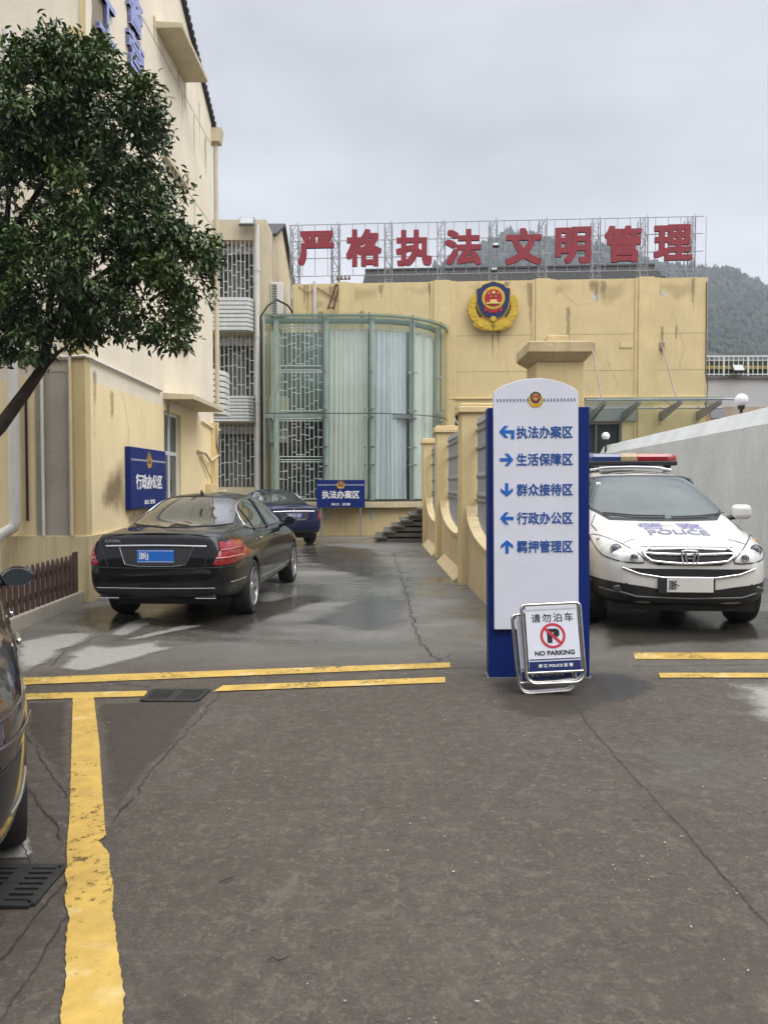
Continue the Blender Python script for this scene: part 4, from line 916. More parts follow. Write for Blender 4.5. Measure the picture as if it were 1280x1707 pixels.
# barred bay on the left
s0, s1 = cols[0] + .06, joints[1] - .02
for za, zb2 in ((zA(608), zA(541)), (zA(684), zA(615)), (zA(761), zA(697)), (zA(832), zA(766))):
    mb = MB(); x0, x1 = ax0 + s0, ax0 + s1; y = AY + .24; nb = 10
    for i in range(nb + 1): x = x0 + (x1 - x0) * i / nb; mb.tube([(x, y, za), (x, y, zb2)], .014, 6)
    for z in (za, zb2, zb2 - .07): mb.tube([(x0, y, z), (x1, y, z)], .018, 6)
    for i in range(nb):
        xa_, xb_ = x0 + (x1 - x0) * i / nb, x0 + (x1 - x0) * (i + 1) / nb; d = abs(i - 4.5) / 4.5
        for f in (.02 + .30 * d, .42 + .1 * d, .60 - .1 * d, .98 - .36 * d, .80 - .1 * d):
            if (i + int(f * 10)) % 3: mb.tube([(xa_, y, za + (zb2 - za) * f), (xb_, y, za + (zb2 - za) * f)], .012, 5)
    ab(mb, 'window_bars', M_grille())
mb = MB(); mb.box(ax0, acx + 1.8, AY + 2.3, AY + 2.35, .5, zt_ - .1); ab(mb, 'inner_wall', mat('annex_inner', (.16, .18, .17), .9, .3, 1.2))
mb = MB(); mb.box(ax0 + .05, acx + 1.6, AY + .45, AY + 2.7, zm_ - .12, zm_ + .02); ab(mb, 'floor_slab', mat('annex_slab', (.30, .31, .29), .9, .1, 1.2))
mb = MB(); mb.box(ax0 + .04, ax0 + .30, AY + 1.1, AY + 1.85, zb_ + .2, zt_ - .3); mb.box(ax0 + .03, ax0 + .6, AY + .9, AY + 1.5, zA(735), zA(655)); ab(mb, 'wall_pier', mat('annex_pier', (.46, .44, .33), .9, .1, 2))
mb = MB(); ribbon(mb, 0, .012, zb_, zt_, 0, .02); mb.box(ax0 - .004, ax0 + .008, AY + .02, acy, zb_, zt_); ab(mb, 'side_glass', GL)
mb = MB(); mb.tube([arc(.25, -.02)[0] + Vector((0, 0, zA(700))), arc(.28, -.02)[0] + Vector((0, 0, zA(655))), arc(.7, -.1)[0] + Vector((0, 0, zA(610))), arc(1.2, -.1)[0] + Vector((0, 0, zA(586))), arc(1.75, -.1)[0] + Vector((0, 0, zA(578)))], .018, 8)
tag(mb.build('curved_reflection', mat('grey_reflection', (.36, .40, .38), .5, .1), smooth=60), 'pale hose curving up behind the left glass of the bay', 'curved_reflection')  # reflection in the glass, shaped as a grey tube

# blue board on two legs before the annex
c = atY(568, 823, 24.0); w = 80 * 24.0 / F; h = 46 * 24.0 / F
sb = empty('area_board', (c.x, 24.0, 0), 'blue board on two thin legs reading 执法办案区', 'sign')
z0 = atY(568, 846, 24.0).z
MB().box(-w / 2, w / 2, 0, .05, z0, z0 + h).build('board', M_blue(), sb, bevel=.004)
ln = bpy.data.objects.new('line_holder', None); bpy.data.objects.remove(ln)
def dotline(parent, x0, x1, z, y, m, k, name='chevron_line', s=.012):
    mb = MB()
    for i in range(k):
        x = x0 + (x1 - x0) * (i + .5) / k; d = 1 if x < (x0 + x1) / 2 else -1
        if abs(x - (x0 + x1) / 2) < (x1 - x0) * .09: continue
        q = (x1 - x0) / k * .33
        mb.add([(x - q * d, y, z - s), (x, y, z - s), (x + q * d, y, z), (x, y, z), (x + q * d, y, z), (x, y, z + s), (x - q * d, y, z + s)], [(0, 1, 2, 3), (3, 4, 5, 6)])
    mb.build(name, m, parent)
dotline(sb, -w / 2 + .02, w / 2 - .02, z0 + h * .82, -.003, M_letterwhite(), 34, s=.022); emblem_flat(sb, (0, -.001, z0 + h * .83), .26)
text('执法办案区', M_letterwhite(), sb, (0, -.001, z0 + h * .47), h=.25, w=w * .78, bold=.022)
text('浙江  监管', M_letterwhite(), sb, (0, -.001, z0 + h * .12), h=.075, w=w * .40, bold=.02)
for s in (-1, 1): MB().tube([(s * w * .41, .03, 0), (s * w * .41, .03, z0 - .002)], .022, 8).build('leg', M_galv(), sb, smooth=50)

# dark stone steps rising to the right
st = empty('stone_steps', (G(625, 905).x, 21.6, 0), 'dark stone steps rising to the right behind the fence', 'steps')
sx = atY(625, 890, 22).x; tr = 14.4 * 22 / F; ri = .155
for i in range(6):
    mb = MB(); x = sx + i * tr; mb.box(x - st.location.x - .02, x - st.location.x + tr + .10, -.02, 2.4, ri * (i + 1) - .05, ri * (i + 1)); mb.box(x - st.location.x + .05, sx + 6 * tr - st.location.x + .3, .04, 2.35, ri * i, ri * (i + 1) - .051)
    mb.build('step', M_step(), st, bevel=.006)

# ------------------------------------------------------------------ yellow fence: posts, scooped low walls, steel railings
FX = lambda y: 1.215 - .0165 * (y - 12.3)
fe = empty('yellow_fence', (FX(12.3), 12.3, 0), 'yellow post-and-wall fence with scooped panels along the lane', 'fence', .0165)
def fence_post(y, w=.52, d=.50, h=2.72):
    y -= 12.3; mb = MB()
    mb.box(0, w, y, y + d, -.02, h); mb.box(-.05, w + .05, y - .05, y + d + .05, h + .002, h + .10); mb.box(-.02, w + .02, y - .02, y + d + .02, h + .102, h + .15)
    mb.build('post', M_yel(), fe, bevel=.014)
ys = [21.3, 16.9, 12.3]
for y in ys: fence_post(y)
RAIL = mat('grey_railing', (.30, .30, .31), .5, .15, 12, metal=.4)
def bay(ya, yb):                                     # from the far post ya to the near post's back face yb
    n = 28; prof = []
    for i in range(n + 1):
        t = i / n; y = ya + (yb - ya) * t
        z = .68 + .52 * (1 - math.sqrt(max(0, 1 - (1 - min(t / .72, 1)) ** 2))) if t < .72 else .68 + .40 * (1 - math.sqrt(max(0, 1 - ((t - .72) / .28) ** 2)))
        prof.append((y - 12.3, z))
    mb = MB(); mb.prism([(ya - 12.3, -.02)] + prof + [(yb - 12.3, -.02)], .10, .40, 'x'); mb.build('low_wall', mat('fence_wall_cream', (.62, .49, .275), .85, .13, 1.6, streak=.5, dirtcol=(.3, .23, .14), bump=.3), fe)
    mb = MB()
    for (y0, z0), (y1, z1) in zip(prof, prof[1:]): mb.add([(.075, y0, z0), (.425, y0, z0), (.425, y1, z1), (.075, y1, z1), (.075, y0, z0 + .05), (.425, y0, z0 + .05), (.425, y1, z1 + .05), (.075, y1, z1 + .05)], [(3, 2, 1, 0), (4, 5, 6, 7), (0, 1, 5, 4), (1, 2, 6, 5), (2, 3, 7, 6), (3, 0, 4, 7)])
    mb.build('coping', mat('fence_coping', (.60, .48, .28), .85, .12, 5, bump=.5, streak=.4, dirtcol=(.3, .23, .14)), fe)
    mb = MB(); k = int((ya - yb) / .125)
    for i in range(1, k):
        y = ya + (yb - ya) * i / k; j = min(n - 1, int(i / k * n)); z0 = prof[j][1] + .04; y -= 12.3
        zt = 2.50
        mb.bar((.25, y, z0), (.25, y, zt), .02)
        mb.lathe([(.022, 0), (.034, .03), (.012, .07), (.001, .15)], (.25, y, zt), 'z', 6)
        for zc in (1.42, 1.72): mb.lathe([(.011, -.06), (.028, 0), (.011, .06)], (.25, y, zc), 'z', 6)
    for z in (2.16, 2.44, 1.35): mb.bar((.25, ya - 12.3, z), (.25, yb - 12.3, z), .035, .04)
    mb.build('railing', RAIL, fe)
bay(21.3, 17.4); bay(16.9, 12.8); bay(12.3, 8.75)
mb = MB(); mb.prism([(-.10, -.02), (.0, -.02), (.0, .22)], 17.4 - 12.3 - 2.3, 17.0 - 12.3 + 3.2); mb.build('base_kerb', M_cream(), fe) if False else None
pl_ = MB()
for y0, y1 in ((12.85, 16.2), (17.45, 20.8)): pl_.add([(-.08, y0 - 12.3, -.02), (.099, y0 - 12.3, -.02), (.099, y0 - 12.3, .16), (-.08, y1 - 12.3, -.02), (.099, y1 - 12.3, -.02), (.099, y1 - 12.3, .16)], [(0, 1, 2), (5, 4, 3), (0, 3, 4, 1), (1, 4, 5, 2), (2, 5, 3, 0)])
pl_.build('base_fillet', MATS['fence_wall_cream'], fe)
# gate pillar
gpx = atY(893, 700, 8.2).x; gpw = 80 * 8.2 / F; zc = atY(925, 603, 8.2).z
gp = empty('gate_pillar', (gpx, 8.2, gh(gpx, 8.2) - .03), 'tall yellow gate pillar with wide cap behind the white sign', 'pillar'); zc -= gp.location.z
MB().box(0, gpw, 0, .55, 0, zc).build('shaft', mat('pillar_yellow', (.66, .515, .27), .85, .1, 2.2, bump=.25, streak=.25, dirtcol=(.35, .27, .16)), gp, bevel=.012)
b = MB(); b.add([(-.0, -.0, zc + .002), (gpw, 0, zc + .002), (gpw, .55, zc + .002), (0, .55, zc + .002), (-.10, -.10, zc + .08), (gpw + .06, -.10, zc + .08), (gpw + .06, .65, zc + .08), (-.10, .65, zc + .08)], [(3, 2, 1, 0), (4, 5, 6, 7), (0, 1, 5, 4), (1, 2, 6, 5), (2, 3, 7, 6), (3, 0, 4, 7)])
b.box(-.10, gpw + .06, -.10, .65, zc + .082, zc + .20); b.box(.14, gpw - .14, .1, .45, zc + .202, zc + .30); b.build('cap', mat('pillar_cap', (.60, .475, .27), .85, .18, 3, streak=.5, dirtcol=(.25, .2, .13), bump=.4), gp, bevel=.012)

# ------------------------------------------------------------------ concrete retaining wall on the right
wn0, wn1 = Vector((5.72, 7.0)), Vector((6.93, 25.2)); zw = 2.86
d = (wn1 - wn0).normalized(); nr = Vector((d.y, -d.x)); prof = [(0, -.1), (0, zw - .30), (.16, zw), (.55, zw), (.55, -.1)]
mb = MB(); seg = 30
for i in range(seg + 1):
    p = wn0.lerp(wn1, i / seg)
    for u, z in prof: q = p + nr * u; mb.v.append((q.x, q.y, z + .012 * mnoise.noise((p.y * .5, z, u))))
for i in range(seg):
    for j in range(4): o = i * 5 + j; mb.f.append([o, o + 1, o + 6, o + 5]); mb.m.append(0)
mb.f += [[0, 1, 2, 3, 4], [seg * 5 + j for j in range(5)]]; mb.m += [0, 0]
tag(mb.build('retaining_wall', M_conc(), smooth=20), 'long grey concrete wall with a chamfered top behind the police car', 'wall')
for px, py, Y, dd, lab in ((1235, 667, 16.4, .27, 'nearer white globe lamp above the concrete wall on the right'), (1009, 727, 24.4, .25, 'smaller white globe lamp at the far end of the concrete wall')):
    c = atY(px, py, Y); e = empty('globe_lamp', (c.x, Y, 0), lab, 'lamp')
    MB().sphere((0, 0, c.z), dd / 2, 20, 14).build('lamp_globe', mat('opal_globe', (.78, .77, .80), .35, .03), e, smooth=80)
    MB().tube([(0, 0, -.1), (0, 0, c.z - dd / 2 - .03)], .035, 8).lathe([(.06, c.z - dd / 2 - .06), (.075, c.z - dd / 2 + .02)], (0, 0, 0), 'z', 12).build('lamp_post', M_black(), e, smooth=50)

# ------------------------------------------------------------------ pale building with roof railing far right
ry = 34.0; x0 = atY(1160, 620, ry).x; zt = atY(1200, 627, ry).z
rb = empty('pale_building', (x0, ry, 0), 'pale grey flat building with white roof railing far right', 'building')
MB().box(0, 16, 0, 8, 0, zt - .12).build('wall', mat('pale_grey_render', (.50, .50, .50), .85, .08, .6, streak=.15), rb)
MB().box(-.1, 16, -.12, 8, zt - .118, zt).build('roof_edge', mat('dark_roof_edge', (.12, .12, .125), .7, .2, 2), rb)
mb = MB(); zr = atY(1200, 593, ry).z
for i in range(76): x = .1 + i * .21; mb.box(x, x + .026, -.07, -.045, zt, zr - .07)
for i in range(16): x = .1 + i * 1.05; mb.box(x - .02, x + .04, -.09, -.02, zt, zr - .002)
mb.box(0, 16, -.085, -.03, zr - .06, zr); mb.box(0, 16, -.085, -.03, zt + .05, zt + .09); mb.box(0, 16, -.082, -.033, zr - .22, zr - .19)
mb.build('roof_railing', M_grille(), rb)
MB().box(0, 16, .4, .9, zt, zr - .12).build('roof_planter', mat('planter_hedge', (.045, .055, .035), .9, .6, 6, bump=.6), rb)
MB().box(0, 16, .33, .39, zt + .36, zt + .50).build('roof_pipe', mat('planter_ochre', (.40, .30, .08), .8, .2, 3), rb)
q = atY(1228, 616, ry - .2); flood('flood_light', (q.x, ry - .25, q.z), 0, 'black flood light on the white roof railing at far right', .5, M_black())
b0, b1 = atY(1181, 680, 31).x, atY(1262, 690, 31).x
o_ = empty('boundary_wall', (b0, 31, 0), 'stained beige wall glimpsed above the concrete wall', 'wall')
MB().box(0, b1 - b0 + 8, 0, .3, 0, atY(1200, 678, 31).z).build('wall_panel', mat('stained_beige', (.42, .34, .26), .9, .25, 2, streak=.6), o_)
MB().box(.05, .6, -.05, -.004, atY(1200, 697, 31).z, atY(1200, 680, 31).z).build('louvre_vent', M_galv(), o_)

# ------------------------------------------------------------------ hill with its wood, fading into the cloud
def hill_z(x, y):
    prof = [(-60, -30), (-20, 20), (0, 47), (10, 68), (20, 76), (40, 85), (62, 84), (85, 77), (105, 72.5), (125, 67), (160, 58), (220, 40), (320, 0)]
    xx = x * 250.0 / max(y, 60)
    for (a, za), (b, zb) in zip(prof, prof[1:]):
        if a <= xx <= b: h = za + (zb - za) * (xx - a) / (b - a); break
    else: h = -30
    t = max(0, min(1, (y - 70) / 180)) ** 1.25; h = max(-30, h - 7); return h * t * (1.0 if y < 250 else max(.3, 1 - (y - 250) / 220)) + 3.5 * mnoise.noise((x * .03, y * .03, 1)) * t - .5
HS = 2.4
mb = MB(); hx = np.arange(-70, 330, 8.0); hy = np.arange(60, 330, 8.0)
mb.v = [(x * HS, y * HS, hill_z(x, y) * HS) for y in hy for x in hx]; n = len(hx)
for j in range(len(hy) - 1):
    for i in range(n - 1): mb.f.append([j * n + i, j * n + i + 1, (j + 1) * n + i + 1, (j + 1) * n + i]); mb.m.append(0)
tag(mb.build('hill', mat('hill_ground', (.030, .038, .028), .95, .3, .05), smooth=70), kind='structure')
def forest():
    rnd = random.Random(11); nr_ = np.random.default_rng(4); base = bmesh.new(); bmesh.ops.create_icosphere(base, subdivisions=1, radius=1)
    V0 = np.array([v.co[:] for v in base.verts]); F0 = np.array([[v.index for v in f.verts] for f in base.faces]); base.free()
    Vs, Fs, Ms, o = [], [], [], 0
    for i in range(40000):
        y = 90 + 175 * rnd.random() ** .7; x = rnd.uniform(2, 200) * y / 250 + rnd.uniform(-4, 4); z = hill_z(x, y)
        if z < 6: continue
        dens = mnoise.noise((x * .07, y * .07, 5)); r = rnd.uniform(.55, 1.35) * (1 + .5 * dens); tall = rnd.uniform(.8, 1.9); kind = int(abs(mnoise.noise((x * .045, y * .045, 9))) * 7 + rnd.random() * 1.4) % 4
        for k in range(2):
            v = V0 * (1 + .40 * nr_.standard_normal((len(V0), 1))) * r * (.9, .58)[k] * np.array([1, 1, tall]) + np.array([x + rnd.uniform(-.5, .5) * r * (k > 0), y + rnd.uniform(-.5, .5) * r * (k > 0), z + r * (.6, 1.35)[k] * tall])
            Vs.append(v * HS); Fs.append(F0 + o); o += len(v); Ms += [kind] * len(F0)
    V = np.vstack(Vs); Fc = np.vstack(Fs); me = bpy.data.meshes.new('forest')
    me.vertices.add(len(V)); me.vertices.foreach_set('co', V.ravel()); me.loops.add(Fc.size); me.loops.foreach_set('vertex_index', Fc.ravel().astype(np.int32))
    me.polygons.add(len(Fc)); me.polygons.foreach_set('loop_start', np.arange(0, Fc.size, 3, dtype=np.int32)); me.polygons.foreach_set('material_index', np.array(Ms, dtype=np.int32)); me.update(calc_edges=True)
    for nm, c in (('wood_dark', (.018, .030, .020)), ('wood_mid', (.030, .042, .026)), ('wood_brown', (.048, .046, .034)), ('wood_green', (.024, .046, .024))): me.materials.append(mat(nm, c, .95, .4, .3))
    ob = bpy.data.objects.new('forest', me); COL.objects.link(ob); tag(ob, 'misty dark wood covering the hill behind the yellow building', kind='stuff')
forest()
def ridge_trees():                                   # bare, wispy trees along the skyline
    rnd = random.Random(8)
    tw = mat('bare_twig', (.06, .05, .045), .9, .2, 2); proto = []
    for v in range(3):
        mb = MB(); h = 6.5
        mb.tube([(0, 0, -1), (.1, 0, h * .5), (.05, 0, h)], [.16, .10, .02], 5)
        for i in range(26):
            z = h * rnd.uniform(.3, .95); a = rnd.random() * 6.28; L = rnd.uniform(.8, 2.0) * (1.25 - z / h); e = Vector((math.cos(a) * L, math.sin(a) * L, z + L * .8)); mb.tube([(.08, 0, z), e], [.05, .012], 4)
            for j in range(5): m_ = Vector((.08, 0, z)).lerp(e, rnd.uniform(.4, 1)); mb.tube([m_, m_ + Vector((rnd.uniform(-.5, .5), rnd.uniform(-.5, .5), rnd.uniform(.2, .7)))], [.03, .01], 3)
        proto.append(mb)
    first = {}
    for i in range(60):
        px = rnd.uniform(1120, 1285) if i < 42 else rnd.uniform(690, 860)
        x = (px - 640) / F * 247; z = hill_z(x, 247); k = rnd.randrange(3)
        if k not in first: o = proto[k].build('skyline_tree', tw); first[k] = o
        else: o = first[k].copy(); COL.objects.link(o)
        s = rnd.uniform(.45, .95) * HS * .8; o.location = (x * HS, 247 * HS, z * HS + .6); o.scale = (s, s, s); o.rotation_euler = (0, 0, rnd.random() * 6)
        tag(o, 'thin bare tree standing on the misty skyline of the hill', 'tree', 'bare trees along the hilltop')
ridge_trees()

# ------------------------------------------------------------------ direction sign
ty = G(900, 1131).y; tx0, tx1 = atY(815, 1120, ty).x, atY(982, 1120, ty).x; tw_ = tx1 - tx0; tz = atY(895, 679, ty).z
ts = empty('direction_sign', ((tx0 + tx1) / 2, ty, 0), 'tall blue sign slab with white arched direction panel', 'sign', R(-1.2))
ts.rotation_euler = (0, R(-.55), R(-1.2))
MB().box(-tw_ / 2, tw_ / 2, 0, .16, .012, tz).build('slab', M_blue(), ts, bevel=.004)
MB().box(-tw_ / 2 - .01, tw_ / 2 + .01, -.01, .18, 0, .011).build('base_plate', M_galv(), ts)
pw = 139 * ty / F; pz0 = atY(895, 1047, ty).z; pz1 = atY(895, 655, ty).z; pzt = atY(895, 632, ty).z; px_off = atY(895.5, 800, ty).x - (tx0 + tx1) / 2 - .004
n = 24; arcp = [(-pw / 2 + pw * i / n, pz1 + (pzt - pz1) * (1 - (2 * i / n - 1) ** 2) ** .8) for i in range(n + 1)]
pan = MB().prism([(x + px_off, z) for x, z in [(-pw / 2, pz0)] + arcp + [(pw / 2, pz0)]], -.05, -.002).build('panel', M_signwhite(), ts, bevel=.003)
zz = lambda py: atY(895, py, ty).z; xx = lambda px: atY(px, 800, ty).x - (tx0 + tx1) / 2 - .004
dotline(ts, px_off - pw / 2 + .015, px_off + pw / 2 - .015, zz(668), -.053, mat('slate_ink', (.07, .13, .24), .5, .05), 24, s=.012)
emblem_flat(ts, (xx(895), -.051, zz(667)), .125)
rows = [('执法办案区', 721, 'turn'), ('生活保障区', 766, 'right'), ('群众接待区', 816, 'down'), ('行政办公区', 863, 'left'), ('羁押管理区', 910, 'up')]
def arrow(kind, cx, cz, s):
    base = [(-.5, 0), (-.12, .45), (.14, .45), (-.13, .12), (.5, .12), (.5, -.12), (-.13, -.12), (.14, -.45), (-.12, -.45)]
    if kind == 'turn': base = [(-.55, .06), (-.15, .5), (.13, .5), (-.14, .17), (.58, .17), (.58, -.48), (.33, -.48), (.33, -.06), (-.14, -.06), (.13, -.38), (-.15, -.38)]
    if kind == 'right': base = [(-x, z) for x, z in base]
    if kind == 'down': base = [(-z, x) for x, z in base]
    if kind == 'up': base = [(z, -x) for x, z in base]
    return MB().prism([(cx + x * s, cz + z * s) for x, z in base], -.054, -.051)
for s, py, k in rows:
    text(s, M_letterblue(), ts, (xx(909.5), -.051, zz(py)), h=.098, w=92 * ty / F, bold=.014, ext=.003)
    arrow(k, xx(847), zz(py), .108).build('arrow', mat('arrow_blue', (.012, .13, .50), .5, .05), ts)

# ------------------------------------------------------------------ two folded NO PARKING boards leaning on the sign
def no_parking(loc, lean, roll, rz, label, fw_, fh_):
    e = empty('no_parking_board', loc, label, 'sign', rz); e.rotation_euler = (R(-lean), R(roll), rz); e['group'] = 'folding no parking boards'
    r = .0135; w0, w1 = fw_ * .97, fw_; rr = .075; pts = []
    def corner(cx, cz, a0, a1, rad, k=6): return [(cx + rad * math.cos(R(a0 + (a1 - a0) * i / k)), 0, cz + rad * math.sin(R(a0 + (a1 - a0) * i / k))) for i in range(k + 1)]
    loop = corner(-w1 / 2 + rr + r, rr + r, 180, 270, rr) + corner(w1 / 2 - rr - r, rr + r, 270, 360, rr) + corner(w0 / 2 - .035, fh_ - .035 - r, 0, 90, .03) + corner(-w0 / 2 + .035, fh_ - .035 - r, 90, 180, .03)
    MB().tube(loop, r, 10, closed=True).build('frame', M_steel(), e, smooth=60)
    back = [(p[0] * .97, .05 - p[2] * .03, p[2] * .96 + .01) for p in loop]
    MB().tube(back, r * .9, 8, closed=True).build('rear_frame', M_steel(), e, smooth=60)
    zb0 = fh_ * .155; zs = fh_ * .215
    MB().tube([(-w1 / 2 * .97, 0, zb0), (w1 / 2 * .97, 0, zb0)], r * .8, 8).build('cross_bar', M_steel(), e, smooth=60)
    x0, x1 = w1 / 2 - .035, w0 / 2 - .03; zt = fh_ * .90
    panel = MB(); panel.prism([(-x0, zb0 + .01), (x0, zb0 + .01), (x1, zt), (-x1, zt)], -.006, .006); panel.build('panel', M_signwhite(), e, bevel=.002)
    MB().prism([(-x1, zt + .004), (x1, zt + .004), (x1 * .99, fh_ - .03), (-x1 * .99, fh_ - .03)], -.012, .004).build('clip_rail', mat('plastic_clip', (.62, .64, .66), .35, .05), e, bevel=.003)
    MB().prism([(-x0 + .002, zb0 + .012), (x0 - .002, zb0 + .012), (x0 - .004, zs + .045), (-x0 + .004, zs + .045)], -.0085, -.0062).build('navy_band', mat('navy_band', (.015, .028, .12), .4, .1), e)
    MB().box(-x0 + .006, x0 - .006, -.0086, -.0063, zs + .056, zs + .063).build('navy_line', MATS['navy_band'], e)
    text('浙 江 POLICE 监 管', M_letterwhite(), e, (0.005, -.0086, zb0 + .05), h=.026, w=x0 * 1.32, bold=.03, ext=.001)
    ink = mat('black_ink', (.02, .02, .025), .5, .05); rc = mat('red_ring', (.55, .035, .06), .5, .06)
    text('NO PARKING', ink, e, (0.005, -.0063, zs + .105), h=.036, w=x0 * 1.52, bold=.032, ext=.001)
    zc = zs + .232; R0 = .094
    text('P', ink, e, (.004, -.0063, zc), h=.105, w=.092, bold=.06, ext=.001)
    ring = MB(); k = 40
    for i in range(k):
        a, b = 2 * math.pi * i / k, 2 * math.pi * (i + 1) / k
        ring.add([(R0 * math.cos(a), -.0085, zc + R0 * math.sin(a)), (R0 * math.cos(b), -.0085, zc + R0 * math.sin(b)), (R0 * .80 * math.cos(b), -.0085, zc + R0 * .80 * math.sin(b)), (R0 * .80 * math.cos(a), -.0085, zc + R0 * .80 * math.sin(a))], [(0, 1, 2, 3)])
    q = R0 * .86 * .707; d = .0075; ring.add([(-q - d, -.0088, zc + q - d), (-q + d, -.0088, zc + q + d), (q + d, -.0088, zc - q + d), (q - d, -.0088, zc - q - d)], [(0, 3, 2, 1)])
    ring.build('ring', rc, e)
    text('请勿泊车', ink, e, (0.005, -.0063, zt - .058), h=.066, w=x1 * 1.62, bold=.008, ext=.001, spacing=1.25)
    return e
b2 = G(914, 1158)
no_parking((b2.x, b2.y + .0, .004), 9.5, -5.0, R(-2), 'rear folded steel board mostly covered by the NO PARKING board', .45, .625)
b1 = atY(927, 1142, b2.y - .045)
no_parking((b1.x, b1.y, b1.z), 9.0, -3.2, R(-2), 'front folded steel board reading NO PARKING below 请勿泊车', .46, .62)

# ------------------------------------------------------------------ picket fence and kerb by the office block
pf0 = Vector((atY(124, 930, 10.35).x, 10.35)); pf1 = Vector((-4.02, 7.4))
pf = empty('picket_fence', (pf0.x, pf0.y, 0), 'low dark brown wooden picket fence on a grey kerb', 'fence'); dv = (pf1 - pf0); L = dv.length; dv.normalize(); pf.rotation_euler = (0, 0, math.atan2(dv.y, dv.x))
MB().box(-.18, L, -.16, .10, -.02, .16).build('kerb', M_cement(), pf, bevel=.012)
k = int(L / .145)
for i in range(k):
    x = .06 + i * L / k; h = .60; w = .085 if i else .15
    MB().prism([(x, .15), (x + w, .15), (x + w, h), (x + w * .72, h + .055), (x + w * .5, h + .075), (x + w * .28, h + .055), (x, h)] if i else [(x - .05, .15), (x + w - .05, .15), (x + w - .05, h + .10), (x - .05, h + .10)], .03, .055).build('picket', M_wood(), pf, bevel=.004)
mb = MB(); mb.box(0, L, .0, .028, .26, .33); mb.box(0, L, .0, .028, .48, .55); mb.build('rail', M_wood(), pf)

